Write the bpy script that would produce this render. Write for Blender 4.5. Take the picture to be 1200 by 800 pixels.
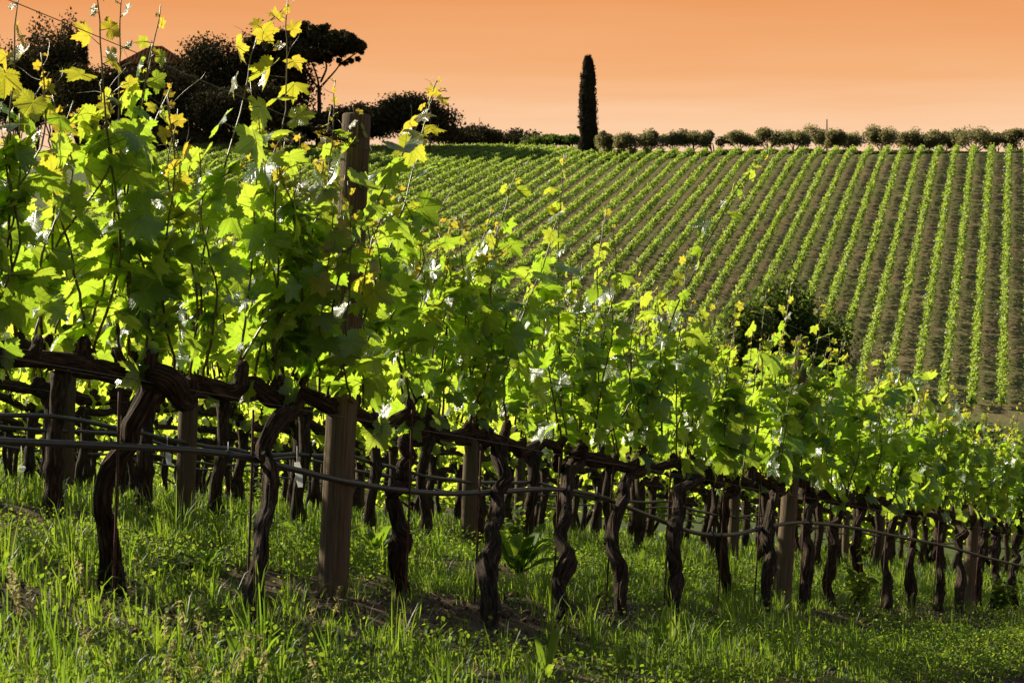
import bpy, math
import numpy as np
from math import radians, sin, cos, pi

# ------------------------------------------------------------------ scene, camera, light
for o in list(bpy.data.objects):
    bpy.data.objects.remove(o)
SC = bpy.context.scene
COL = SC.collection
F = 2333.0                      # focal length in pixels of the 1200 px wide photo
HOR = 260.0                     # pixel row of the horizon
cam_d = bpy.data.cameras.new('camera')
cam = bpy.data.objects.new('camera', cam_d)
COL.objects.link(cam)
cam_d.sensor_width = 36.0
cam_d.lens = F / 1200 * 36
cam_d.shift_y = -(400 - HOR) / 1200
cam_d.clip_start = 0.1
cam_d.clip_end = 8000
cam_d.dof.use_dof = True
cam_d.dof.focus_distance = 10.5
cam_d.dof.aperture_fstop = 16
cam.location = (0, 0, 0)
cam.rotation_euler = (pi / 2, 0, 0)
SC.camera = cam

SUN_AZ, SUN_EL = radians(-57), radians(27.5)      # azimuth clockwise from +Y (view direction)
SUN = np.array([sin(SUN_AZ) * cos(SUN_EL), cos(SUN_AZ) * cos(SUN_EL), sin(SUN_EL)])
sun_d = bpy.data.lights.new('sun', 'SUN')
sun_d.energy = 5.0
sun_d.angle = radians(0.53)
sun_d.color = (1.0, 0.90, 0.72)
sun = bpy.data.objects.new('sun', sun_d)
COL.objects.link(sun)
sun.rotation_euler = (pi / 2 - SUN_EL, 0, -SUN_AZ + pi)
SC.view_settings.view_transform = 'Standard'
SC.view_settings.look = 'None'
SC.view_settings.gamma = 1
SC.view_settings.exposure = 1.0

W = bpy.data.worlds.new('World')
SC.world = W
W.use_nodes = True
nt = W.node_tree
nt.nodes.clear()
def nn(tree, t, **kw):
    n = tree.nodes.new(t)
    for k, v in kw.items():
        setattr(n, k, v)
    return n
wo = nn(nt, 'ShaderNodeOutputWorld')
sky = nn(nt, 'ShaderNodeTexSky', sky_type='NISHITA', sun_disc=False)
sky.sun_elevation = SUN_EL
sky.sun_rotation = SUN_AZ % (2 * pi)
bg1 = nn(nt, 'ShaderNodeBackground'); bg1.inputs[1].default_value = 0.05
nt.links.new(sky.outputs[0], bg1.inputs[0])
tc = nn(nt, 'ShaderNodeTexCoord')
sep = nn(nt, 'ShaderNodeSeparateXYZ'); nt.links.new(tc.outputs['Generated'], sep.inputs[0])
# thin streaks of high cloud stretched along the horizon
mp = nn(nt, 'ShaderNodeMapping'); mp.inputs['Scale'].default_value = (5, 5, 70)
nt.links.new(tc.outputs['Generated'], mp.inputs[0])
nz = nn(nt, 'ShaderNodeTexNoise'); nz.inputs['Scale'].default_value = 1.3; nz.inputs['Detail'].default_value = 3
nt.links.new(mp.outputs[0], nz.inputs[0])
ma = nn(nt, 'ShaderNodeMath', operation='MULTIPLY_ADD'); ma.inputs[1].default_value = 0.028; ma.inputs[2].default_value = -0.014
nt.links.new(nz.outputs[0], ma.inputs[0])
ad = nn(nt, 'ShaderNodeMath', operation='ADD'); nt.links.new(sep.outputs[2], ad.inputs[0]); nt.links.new(ma.outputs[0], ad.inputs[1])
mr = nn(nt, 'ShaderNodeMapRange'); mr.inputs[1].default_value = 0.0; mr.inputs[2].default_value = 0.16
nt.links.new(ad.outputs[0], mr.inputs[0])
cr = nn(nt, 'ShaderNodeValToRGB'); nt.links.new(mr.outputs[0], cr.inputs[0])
e = cr.color_ramp.elements
e[0].position = 0.27; e[0].color = (1.0, 0.655, 0.41, 1)
e[1].position = 1.0; e[1].color = (0.80, 0.30, 0.11, 1)
k = e.new(0.70); k.color = (0.855, 0.35, 0.125, 1)
k = e.new(0.47); k.color = (0.92, 0.455, 0.205, 1)
bg2 = nn(nt, 'ShaderNodeBackground'); bg2.inputs[1].default_value = 0.5
nt.links.new(cr.outputs[0], bg2.inputs[0])
mr2 = nn(nt, 'ShaderNodeMapRange'); mr2.inputs[1].default_value = 0.115; mr2.inputs[2].default_value = 0.21
nt.links.new(sep.outputs[2], mr2.inputs[0])
mx = nn(nt, 'ShaderNodeMixShader')
nt.links.new(mr2.outputs[0], mx.inputs[0]); nt.links.new(bg2.outputs[0], mx.inputs[1]); nt.links.new(bg1.outputs[0], mx.inputs[2])
nt.links.new(mx.outputs[0], wo.inputs[0])

# ------------------------------------------------------------------ helpers
RNG = np.random.default_rng(7)
def unit(v):
    v = np.asarray(v, float)
    return v / np.maximum(np.linalg.norm(v, axis=-1, keepdims=True), 1e-9)

def vnoise(x, y, seed=0):
    """2-D value noise in 0..1"""
    x = np.asarray(x, float); y = np.asarray(y, float)
    xi = np.floor(x).astype(np.int64); yi = np.floor(y).astype(np.int64)
    fx = x - xi; fy = y - yi
    fx = fx * fx * (3 - 2 * fx); fy = fy * fy * (3 - 2 * fy)
    def h(a, b):
        n = (a * 374761393 + b * 668265263 + seed * 974711) & 0x7fffffff
        n = ((n ^ (n >> 13)) * 1274126177) & 0x7fffffff
        return ((n ^ (n >> 16)) & 0xffff) / 65535.0
    return (h(xi, yi) * (1 - fx) + h(xi + 1, yi) * fx) * (1 - fy) + (h(xi, yi + 1) * (1 - fx) + h(xi + 1, yi + 1) * fx) * fy

class MB:
    """collects triangles with per-vertex attributes; build() links ONE mesh object"""
    def __init__(s):
        s.V = []; s.T = []; s.A = []; s.C = []; s.n = 0
    def add(s, V, T, tcoord=None, col=None):
        V = np.asarray(V, float).reshape(-1, 3); T = np.asarray(T, np.int64).reshape(-1, 3)
        s.V.append(V); s.T.append(T + s.n); s.n += len(V)
        s.A.append(np.zeros((len(V), 3)) if tcoord is None else np.asarray(tcoord, float))
        if col is None: c = np.zeros((len(V), 3))
        else:
            c = np.asarray(col, float)
            if c.ndim == 1: c = np.tile(c, (len(V), 1))
        s.C.append(c)
    def build(s, name, mat, parent=None, origin=(0, 0, 0), smooth=True):
        me = bpy.data.meshes.new(name)
        V = np.concatenate(s.V) - np.asarray(origin, float); T = np.concatenate(s.T)
        me.vertices.add(len(V)); me.vertices.foreach_set('co', V.astype(np.float32).ravel())
        me.loops.add(len(T) * 3); me.loops.foreach_set('vertex_index', T.astype(np.int32).ravel())
        me.polygons.add(len(T)); me.polygons.foreach_set('loop_start', np.arange(0, len(T) * 3, 3, dtype=np.int32))
        me.update(calc_edges=True)
        me.polygons.foreach_set('use_smooth', np.full(len(T), smooth))
        a = me.attributes.new('tc', 'FLOAT_VECTOR', 'POINT'); a.data.foreach_set('vector', np.concatenate(s.A).astype(np.float32).ravel())
        a = me.attributes.new('var', 'FLOAT_VECTOR', 'POINT'); a.data.foreach_set('vector', np.concatenate(s.C).astype(np.float32).ravel())
        me.materials.append(mat)
        me.update()
        o = bpy.data.objects.new(name, me)
        COL.objects.link(o)
        if parent is not None: o.parent = parent
        else: o.location = origin
        return o

def tag(o, label=None, cat=None, group=None, kind=None):
    if label: o['label'] = label
    if cat: o['category'] = cat
    if group: o['group'] = group
    if kind: o['kind'] = kind
    return o
def empty(name, loc, label=None, cat=None, group=None):
    o = bpy.data.objects.new(name, None); o.empty_display_size = 0.2
    COL.objects.link(o); o.location = tuple(loc)
    return tag(o, label, cat, group)
KIDS = {}
def copy_thing(o, loc, label, group, rotz=0.0, scale=(1, 1, 1)):
    c = o.copy(); COL.objects.link(c)
    c.location = tuple(loc); c.rotation_euler = (0, 0, rotz); c.scale = scale
    c['label'] = label
    if group: c['group'] = group
    for ch in o.children:
        d = ch.copy(); COL.objects.link(d); d.parent = c
    return c

def tube(mb, P, R, segs=8, ridges=0.0, seed=0, col=None, cap=True, nridge=5, twist=1.5):
    P = np.asarray(P, float); n = len(P)
    R = np.broadcast_to(np.asarray(R, float), (n,)).copy()
    T = unit(np.gradient(P, axis=0))
    ref = np.array([0.31, -0.9, 0.12]) if abs(T[n // 2][2]) > 0.6 else np.array([0.05, 0.1, 1.0])
    X = unit(np.cross(ref, T)); Y = np.cross(T, X)
    L = np.concatenate([[0], np.cumsum(np.linalg.norm(np.diff(P, axis=0), axis=1))])
    th = np.linspace(0, 2 * pi, segs, endpoint=False)
    RR = np.tile(R[:, None], (1, segs))
    if ridges > 0:
        rg = np.random.default_rng(seed); o_ = rg.uniform(0, 90, 8); LL = L[:, None]; r0_ = max(R.max(), 1e-3)
        sw = th[None, :] + .35 * twist * LL / max(L[-1], 1e-6) + 0.22 * np.sin(LL * 6 + o_[0])
        cx_, sx_ = np.cos(sw), np.sin(sw)
        lump = vnoise(cx_ * .9 + LL * 6 + o_[1], sx_ * .9 + LL * 3 + o_[2], 1) - .5
        fib = vnoise(cx_ * nridge * .75 + LL * 2.5 + o_[3], sx_ * nridge * .75 - LL * 2 + o_[4], 2) - .5
        fine = vnoise(cx_ * nridge * 2.2 + LL * 9 + o_[5], sx_ * nridge * 2.2 - LL * 7 + o_[6], 3) - .5
        RR *= 1 + ridges * (1.3 * lump + 1.6 * fib + 1.7 * fine)
    V = P[:, None, :] + RR[..., None] * (np.cos(th)[None, :, None] * X[:, None, :] + np.sin(th)[None, :, None] * Y[:, None, :])
    tcd = np.stack([RR * np.cos(th), RR * np.sin(th), np.tile(L[:, None], (1, segs))], -1).reshape(-1, 3)
    i = np.arange(n - 1)[:, None]; j = np.arange(segs)[None, :]; j2 = (j + 1) % segs
    a = (i * segs + j).ravel(); b = (i * segs + j2).ravel(); c = ((i + 1) * segs + j2).ravel(); d = ((i + 1) * segs + j).ravel()
    tri = np.concatenate([np.stack([a, b, c], 1), np.stack([a, c, d], 1)])
    V = V.reshape(-1, 3)
    if cap:
        V = np.vstack([V, P[:1], P[-1:]]); tcd = np.vstack([tcd, [[0, 0, 0]], [[0, 0, L[-1]]]])
        k0 = n * segs; q = np.arange(segs); q2 = (q + 1) % segs
        tri = np.concatenate([tri, np.stack([np.full(segs, k0), q2, q], 1), np.stack([np.full(segs, k0 + 1), (n - 1) * segs + q, (n - 1) * segs + q2], 1)])
    mb.add(V, tri, tcd, col)

def prisms(mb, P0, P1, r0, r1, sides=3, col=None):
    """many straight thin sticks at once"""
    P0 = np.asarray(P0, float).reshape(-1, 3); P1 = np.asarray(P1, float).reshape(-1, 3); k = len(P0)
    T = unit(P1 - P0); ref = np.where(np.abs(T[:, 2:3]) > 0.8, [[1.0, 0, 0]], [[0, 0, 1.0]])
    X = unit(np.cross(ref, T)); Y = np.cross(T, X)
    th = np.linspace(0, 2 * pi, sides, endpoint=False)
    ring = np.cos(th)[None, :, None] * X[:, None, :] + np.sin(th)[None, :, None] * Y[:, None, :]
    r0 = np.broadcast_to(r0, (k,))[:, None, None]; r1 = np.broadcast_to(r1, (k,))[:, None, None]
    V = np.concatenate([P0[:, None] + ring * r0, P1[:, None] + ring * r1], 1)
    tr = []
    for j in range(sides):
        j2 = (j + 1) % sides
        tr += [[j, j2, sides + j2], [j, sides + j2, sides + j]]
    for j in range(1, sides - 1): tr.append([sides, sides + j, sides + j + 1])
    tr = np.array(tr)
    T_ = (tr[None] + (np.arange(k) * 2 * sides)[:, None, None]).reshape(-1, 3)
    c = None if col is None else (np.repeat(np.asarray(col, float), 2 * sides, axis=0) if np.ndim(col) == 2 else col)
    mb.add(V.reshape(-1, 3), T_, None, c)

def spline(pts, n):
    P = np.asarray(pts, float)
    if len(P) == 2: return P[0] + (P[1] - P[0]) * np.linspace(0, 1, n)[:, None]
    Q = np.vstack([2 * P[0] - P[1], P, 2 * P[-1] - P[-2]])
    t = np.linspace(0, len(P) - 1 - 1e-9, n); i = t.astype(int); f = (t - i)[:, None]
    a, b, c, d = Q[i], Q[i + 1], Q[i + 2], Q[i + 3]
    return 0.5 * (2 * b + (c - a) * f + (2 * a - 5 * b + 4 * c - d) * f ** 2 + (3 * b - a - 3 * c + d) * f ** 3)

def lathe(mb, prof, segs=20, col=None):
    prof = np.asarray(prof, float)
    tube(mb, np.stack([0 * prof[:, 0], 0 * prof[:, 0], prof[:, 1]], 1), prof[:, 0], segs, col=col)

# ------------------------------------------------------------------ place: the near row, the near slope, the far hill
A = np.array([-0.73, 8.3]); E = np.array([0.441, 0.8975]); N = np.array([0.8975, -0.441])
G_S, G_P, Z0 = -0.178, -0.123, -1.584
ROWGAP = 2.5
HU = np.array([0.2476, 0.9689]); HV = np.array([0.9689, -0.2476])      # far rows run along HU
def sstep(x, a, b):
    t = np.clip((x - a) / (b - a), 0, 1); return t * t * (3 - 2 * t)
def far_hill(x, y):
    u = x * HU[0] + y * HU[1]; v = x * HV[0] + y * HV[1]
    w = sstep(v, -85, -15)
    U = u - 249 + 4 * (1 - w)
    s = 0.150 + 0.078 * w
    lo = s * U
    top = 9.5 + 2.6 * (1 - w) + 0.010 * U
    kk = 2.6 + 2.2 * (1 - w)
    h = np.clip(0.5 + 0.5 * (top - lo) / kk, 0, 1)
    z = top * (1 - h) + lo * h - kk * h * (1 - h)
    z = z + 5.0 * np.exp(-(((x + 55) / 32) ** 2 + ((y - 300) / 38) ** 2))
    z = z + 0.35 * (vnoise(x / 23, y / 23, 5) - 0.5)
    return z
def cross(p):
    # across the rows: rises behind the nearest row for one lane, then runs almost level
    p = np.asarray(p, float); q = -p - 2.6; w = 0.9
    sp = w * np.log1p(np.exp(np.clip(q / w, -30, 30)))
    return G_P * p - 0.112 * sp
def near_slope(x, y):
    s = (x - A[0]) * E[0] + (y - A[1]) * E[1]; p = (x - A[0]) * N[0] + (y - A[1]) * N[1]
    z = Z0 + G_S * s + cross(p)
    near = np.exp(-((x ** 2 + y ** 2) / 60.0 ** 2))
    bank = 0.012 * np.exp(-((p - 0.05) / 0.28) ** 2) - 0.045 * np.exp(-((p - 0.75) / 0.3) ** 2)
    z = z + near * (bank + 0.07 * (vnoise(x * 1.7, y * 1.7, 1) - 0.5) + 0.035 * (vnoise(x * 5, y * 5, 2) - 0.5))
    return z
def H(x, y):
    x = np.asarray(x, float); y = np.asarray(y, float)
    a = near_slope(x, y); b = far_hill(x, y); k = 3.0
    h = np.clip(0.5 + 0.5 * (a - b) / k, 0, 1)
    far = sstep(y, 60, 110)
    b2 = b
    m = b2 * (1 - h) + a * h + k * h * (1 - h)
    return a * (1 - far) + m * far
def row_pt(u, p=0.0, h=0.0):
    """point on the near slope: u along the rows, p towards the camera, h above ground"""
    x = A[0] + u * E[0] + p * N[0]; y = A[1] + u * E[1] + p * N[1]
    return np.array([x, y, float(Z0 + G_S * u + cross(p)) + h])
def px_row(px, py, p=0.0):
    a = (px - 600) / F
    d = (p + A @ N) / (a * N[0] + N[1])
    return np.array([a * d, d, (HOR - py) / F * d])
def px_u(px, p=0.0):
    q = px_row(px, 0, p); return (q[0] - A[0]) * E[0] + (q[1] - A[1]) * E[1]
def px_at(px, py, d):
    return np.array([(px - 600) / F * d, d, (HOR - py) / F * d])
CORD = 0.80                     # cordon height

# ------------------------------------------------------------------ materials
def mat(name):
    m = bpy.data.materials.new(name); m.use_nodes = True
    t = m.node_tree; t.nodes.clear()
    out = nn(t, 'ShaderNodeOutputMaterial')
    return m, t, out
def attr(t, name):
    return nn(t, 'ShaderNodeAttribute', attribute_name=name)
def ramp(t, src, stops):
    r = nn(t, 'ShaderNodeValToRGB'); t.links.new(src, r.inputs[0])
    el = r.color_ramp.elements
    el[0].position = stops[0][0]; el[0].color = (*stops[0][1], 1)
    el[1].position = stops[-1][0]; el[1].color = (*stops[-1][1], 1)
    for p, c in stops[1:-1]:
        q = el.new(p); q.color = (*c, 1)
    return r.outputs[0]
def noise(t, vec, scale, detail=4, rough=0.55, vscale=None):
    if vscale is not None:
        mpn = nn(t, 'ShaderNodeMapping'); mpn.inputs['Scale'].default_value = vscale
        t.links.new(vec, mpn.inputs[0]); vec = mpn.outputs[0]
    n = nn(t, 'ShaderNodeTexNoise'); n.inputs['Scale'].default_value = scale
    n.inputs['Detail'].default_value = detail; n.inputs['Roughness'].default_value = rough
    t.links.new(vec, n.inputs[0]); return n.outputs[0]
def mixc(t, fac, a, b, mode='MIX'):
    m = nn(t, 'ShaderNodeMix', data_type='RGBA', blend_type=mode)
    for inp, v in ((m.inputs[0], fac), (m.inputs[6], a), (m.inputs[7], b)):
        if isinstance(v, tuple): inp.default_value = (*v, 1)
        elif isinstance(v, (int, float)): inp.default_value = v
        else: t.links.new(v, inp)
    return m.outputs[2]
def math_(t, op, a, b=None, c=None):
    m = nn(t, 'ShaderNodeMath', operation=op)
    for i, v in enumerate((a, b, c)):
        if v is None: continue
        if isinstance(v, (int, float)): m.inputs[i].default_value = v
        else: t.links.new(v, m.inputs[i])
    return m.outputs[0]
def bump(t, h, strength, dist):
    b = nn(t, 'ShaderNodeBump'); b.inputs['Strength'].default_value = strength; b.inputs['Distance'].default_value = dist
    t.links.new(h, b.inputs['Height']); return b.outputs[0]
def principled(t, col, rough=0.6, spec=0.5, nrm=None):
    p = nn(t, 'ShaderNodeBsdfPrincipled')
    if isinstance(col, tuple): p.inputs['Base Color'].default_value = (*col, 1)
    else: t.links.new(col, p.inputs['Base Color'])
    if isinstance(rough, (int, float)): p.inputs['Roughness'].default_value = rough
    else: t.links.new(rough, p.inputs['Roughness'])
    p.inputs['Specular IOR Level'].default_value = spec
    if nrm is not None: t.links.new(nrm, p.inputs['Normal'])
    return p.outputs[0]

def leaf_mat(name, d0, d1, dy, t0, t1, ty, fac=0.5, rough=0.36, spec=0.5, veins=True):
    """thin leaf: glossy cuticle over a diffuse and light-transmitting blade; var = (random, youth, painted warm cast); tc = leaf plane"""
    m, t, out = mat(name)
    av = attr(t, 'var'); s = nn(t, 'ShaderNodeSeparateXYZ'); t.links.new(av.outputs['Vector'], s.inputs[0])
    rnd, yo = s.outputs[0], s.outputs[1]
    dc = mixc(t, yo, mixc(t, rnd, d0, d1), dy)
    tcx = mixc(t, yo, mixc(t, rnd, t0, t1), mixc(t, s.outputs[2], ty, (1.0, 0.58, 0.05)))  # third channel paints an orange lens-filter cast into the young leaves
    nrm = None
    if veins:
        ac = attr(t, 'tc'); q = nn(t, 'ShaderNodeSeparateXYZ'); t.links.new(ac.outputs['Vector'], q.inputs[0])
        ax = math_(t, 'ABSOLUTE', q.outputs[0]); y = q.outputs[1]
        ds = []
        for ang in (0, 52, 108):
            a = radians(ang)
            dd = math_(t, 'ABSOLUTE', math_(t, 'SUBTRACT', math_(t, 'MULTIPLY', ax, cos(a)), math_(t, 'MULTIPLY', y, sin(a))))
            al = math_(t, 'ADD', math_(t, 'MULTIPLY', ax, sin(a)), math_(t, 'MULTIPLY', y, cos(a)))
            back = math_(t, 'MULTIPLY', math_(t, 'LESS_THAN', al, 0.0), 10.0)
            ds.append(math_(t, 'ADD', dd, back))
            # side veins leaving this main vein
            sv = math_(t, 'ABSOLUTE', math_(t, 'SUBTRACT', math_(t, 'FRACT', math_(t, 'MULTIPLY', math_(t, 'SUBTRACT', al, math_(t, 'MULTIPLY', dd, 0.8)), 6.0)), 0.5))
            ds.append(math_(t, 'ADD', math_(t, 'ADD', math_(t, 'MULTIPLY', sv, 0.35), 0.012), math_(t, 'ADD', back, math_(t, 'MULTIPLY', math_(t, 'GREATER_THAN', dd, 0.3), 1.0))))
        dm = ds[0]
        for z in ds[1:]: dm = math_(t, 'MINIMUM', dm, z)
        vr = nn(t, 'ShaderNodeMapRange'); vr.inputs[1].default_value = 0.008; vr.inputs[2].default_value = 0.045
        vr.inputs[3].default_value = 1.0; vr.inputs[4].default_value = 0.0; t.links.new(dm, vr.inputs[0])
        v = vr.outputs[0]
        dc = mixc(t, math_(t, 'MULTIPLY', v, 0.55), dc, (0.14, 0.19, 0.05))
        tcx = mixc(t, math_(t, 'MULTIPLY', v, 0.45), tcx, (0.25, 0.34, 0.02))
        blot = noise(t, ac.outputs['Vector'], 5.0, 3)
        tcx = mixc(t, math_(t, 'MULTIPLY', blot, 0.5), tcx, mixc(t, 0.6, tcx, (0.12, 0.22, 0.01)))
        hgt = math_(t, 'ADD', math_(t, 'MULTIPLY', v, -0.6), math_(t, 'MULTIPLY', noise(t, ac.outputs['Vector'], 14, 2), 0.6))
        nrm = bump(t, hgt, 0.45, 0.004)
    p = principled(t, dc, rough, spec, nrm)
    tr = nn(t, 'ShaderNodeBsdfTranslucent'); t.links.new(tcx, tr.inputs[0])
    if nrm is not None: t.links.new(nrm, tr.inputs['Normal'])
    mxs = nn(t, 'ShaderNodeMixShader'); mxs.inputs[0].default_value = fac
    t.links.new(p, mxs.inputs[1]); t.links.new(tr.outputs[0], mxs.inputs[2])
    t.links.new(mxs.outputs[0], out.inputs[0])
    return m

M = {}
M['vine_leaf'] = leaf_mat('vine_leaf', (0.018, 0.064, 0.016), (0.038, 0.095, 0.016), (0.20, 0.17, 0.02),
                          (0.46, 0.73, 0.035), (0.69, 0.86, 0.065), (0.90, 0.78, 0.06), 0.5, rough=0.30, spec=0.75)
M['back_leaf'] = leaf_mat('back_vine_leaf', (0.035, 0.08, 0.012), (0.06, 0.12, 0.014), (0.16, 0.16, 0.02),
                          (0.62, 0.84, 0.05), (0.82, 0.94, 0.09), (0.95, 0.80, 0.07), 0.52, veins=False)
M['far_leaf'] = leaf_mat('hillside_vine_leaf', (0.045, 0.085, 0.014), (0.075, 0.12, 0.018), (0.12, 0.13, 0.02),
                         (0.35, 0.56, 0.045), (0.54, 0.70, 0.08), (0.65, 0.72, 0.09), 0.48, rough=0.42, veins=False)
M['grass'] = leaf_mat('grass_blade', (0.026, 0.062, 0.010), (0.055, 0.10, 0.015), (0.20, 0.17, 0.07),
                      (0.21, 0.39, 0.020), (0.42, 0.57, 0.034), (0.55, 0.45, 0.18), 0.42, rough=0.5, spec=0.35, veins=False)
M['weed'] = leaf_mat('weed_leaf', (0.035, 0.085, 0.012), (0.06, 0.12, 0.018), (0.10, 0.13, 0.02),
                     (0.24, 0.42, 0.022), (0.44, 0.60, 0.04), (0.5, 0.5, 0.04), 0.42, rough=0.65, spec=0.15, veins=False)
M['olive'] = leaf_mat('olive_leaf', (0.10, 0.095, 0.042), (0.15, 0.135, 0.06), (0.1, 0.1, 0.05),
                      (0.26, 0.24, 0.09), (0.36, 0.33, 0.12), (0.2, 0.2, 0.05), 0.46, rough=0.7, spec=0.2, veins=False)
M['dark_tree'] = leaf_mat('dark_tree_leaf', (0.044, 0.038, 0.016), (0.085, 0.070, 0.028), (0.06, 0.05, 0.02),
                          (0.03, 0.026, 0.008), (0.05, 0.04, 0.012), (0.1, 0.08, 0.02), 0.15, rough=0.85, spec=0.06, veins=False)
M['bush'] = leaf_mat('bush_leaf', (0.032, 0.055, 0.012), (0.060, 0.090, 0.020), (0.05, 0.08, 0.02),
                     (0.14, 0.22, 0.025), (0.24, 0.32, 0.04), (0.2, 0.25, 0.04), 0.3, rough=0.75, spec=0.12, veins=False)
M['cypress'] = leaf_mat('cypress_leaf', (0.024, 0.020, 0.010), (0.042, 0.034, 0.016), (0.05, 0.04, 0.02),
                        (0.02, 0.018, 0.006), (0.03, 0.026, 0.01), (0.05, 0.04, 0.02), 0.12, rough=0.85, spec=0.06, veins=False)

def bark_mat(name, c0, c1, c2, scale=(110, 110, 11), strength=1.0):
    m, t, out = mat(name)
    a = attr(t, 'tc').outputs['Vector']
    n1 = noise(t, a, 1.0, 6, 0.68, scale); n2 = noise(t, a, 1.0, 3, 0.5, (12, 12, 9))
    col = ramp(t, n1, [(0.32, c0), (0.52, c1), (0.72, c2)])
    col = mixc(t, math_(t, 'MULTIPLY', n2, 0.6), col, mixc(t, 0.5, col, c0))
    t.links.new(principled(t, col, 0.9, 0.2, bump(t, n1, strength, 0.02)), out.inputs[0])
    return m
M['bark'] = bark_mat('vine_bark', (0.009, 0.005, 0.003), (0.050, 0.031, 0.017), (0.23, 0.155, 0.09))
M['tree_bark'] = bark_mat('tree_bark', (0.02, 0.014, 0.009), (0.05, 0.035, 0.022), (0.09, 0.065, 0.04), (5, 5, 0.8), 0.5)
M['wood'] = bark_mat('weathered_post_wood', (0.060, 0.040, 0.021), (0.13, 0.092, 0.050), (0.21, 0.158, 0.092), (120, 120, 3.0), 0.6)
M['far_wood'] = bark_mat('grey_pole_wood', (0.09, 0.07, 0.05), (0.14, 0.11, 0.08), (0.2, 0.16, 0.12), (10, 10, 0.6), 0.3)

def shoot_mat():
    m, t, out = mat('green_shoot')
    s = nn(t, 'ShaderNodeSeparateXYZ'); t.links.new(attr(t, 'var').outputs['Vector'], s.inputs[0])
    col = mixc(t, s.outputs[1], mixc(t, s.outputs[0], (0.09, 0.10, 0.02), (0.12, 0.06, 0.025)), (0.24, 0.20, 0.03))
    n = noise(t, attr(t, 'tc').outputs['Vector'], 300, 2)
    col = mixc(t, math_(t, 'MULTIPLY', n, 0.5), col, (0.06, 0.045, 0.012))
    p = principled(t, col, 0.45, 0.5)
    tr = nn(t, 'ShaderNodeBsdfTranslucent'); t.links.new(col, tr.inputs[0])
    x = nn(t, 'ShaderNodeMixShader'); x.inputs[0].default_value = 0.2
    t.links.new(p, x.inputs[1]); t.links.new(tr.outputs[0], x.inputs[2]); t.links.new(x.outputs[0], out.inputs[0])
    return m
M['shoot'] = shoot_mat()
def plain(name, c0, c1, rough, spec=0.5, metal=0.0, scale=30.0):
    m, t, out = mat(name)
    g = nn(t, 'ShaderNodeTexCoord').outputs['Object']
    n = noise(t, g, scale, 4)
    p = nn(t, 'ShaderNodeBsdfPrincipled')
    t.links.new(ramp(t, n, [(0.35, c0), (0.65, c1)]), p.inputs['Base Color'])
    p.inputs['Roughness'].default_value = rough; p.inputs['Metallic'].default_value = metal
    p.inputs['Specular IOR Level'].default_value = spec
    t.links.new(bump(t, n, 0.2, 0.003), p.inputs['Normal'])
    t.links.new(p.outputs[0], out.inputs[0]); return m
M['hose'] = plain('black_hose_plastic', (0.022, 0.022, 0.022), (0.038, 0.036, 0.034), 0.40, 0.5, 0, 60)
M['wire'] = plain('galvanised_wire', (0.10, 0.09, 0.08), (0.2, 0.18, 0.15), 0.5, 0.5, 0.6, 80)
M['rust'] = plain('rusty_rod', (0.045, 0.018, 0.009), (0.10, 0.045, 0.022), 0.8, 0.3, 0.2, 90)
M['white'] = leaf_mat('white_plastic', (.8, .8, .78), (.82, .82, .8), (.8, .8, .8), (.8, .8, .78), (.8, .8, .78), (.8, .8, .8), .45, veins=False)
M['white_solid'] = plain('white_plastic', (0.75, 0.75, 0.72), (0.82, 0.82, 0.8), 0.4, 0.5, 0, 20)
M['clip'] = plain('black_clip_plastic', (0.02, 0.02, 0.02), (0.03, 0.03, 0.03), 0.5, 0.4, 0, 50)
M['petal'] = plain('red_petal', (0.45, 0.03, 0.015), (0.55, 0.06, 0.02), 0.6, 0.3, 0, 50)
M['wall'] = plain('aged_plaster', (0.09, 0.052, 0.03), (0.13, 0.078, 0.045), 0.9, 0.2, 0, 0.8)
def roof_mat():
    m, t, out = mat('clay_roof_tiles')
    a = attr(t, 'tc').outputs['Vector']; s = nn(t, 'ShaderNodeSeparateXYZ'); t.links.new(a, s.inputs[0])
    w = math_(t, 'ABSOLUTE', math_(t, 'SINE', math_(t, 'MULTIPLY', s.outputs[0], 5.2)))
    n = noise(t, a, 1.5, 4)
    col = mixc(t, n, (0.060, 0.025, 0.012), (0.125, 0.052, 0.026))
    t.links.new(principled(t, col, 0.95, 0.0, bump(t, w, .5, 0.08)), out.inputs[0]); return m
M['roof'] = roof_mat()

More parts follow.
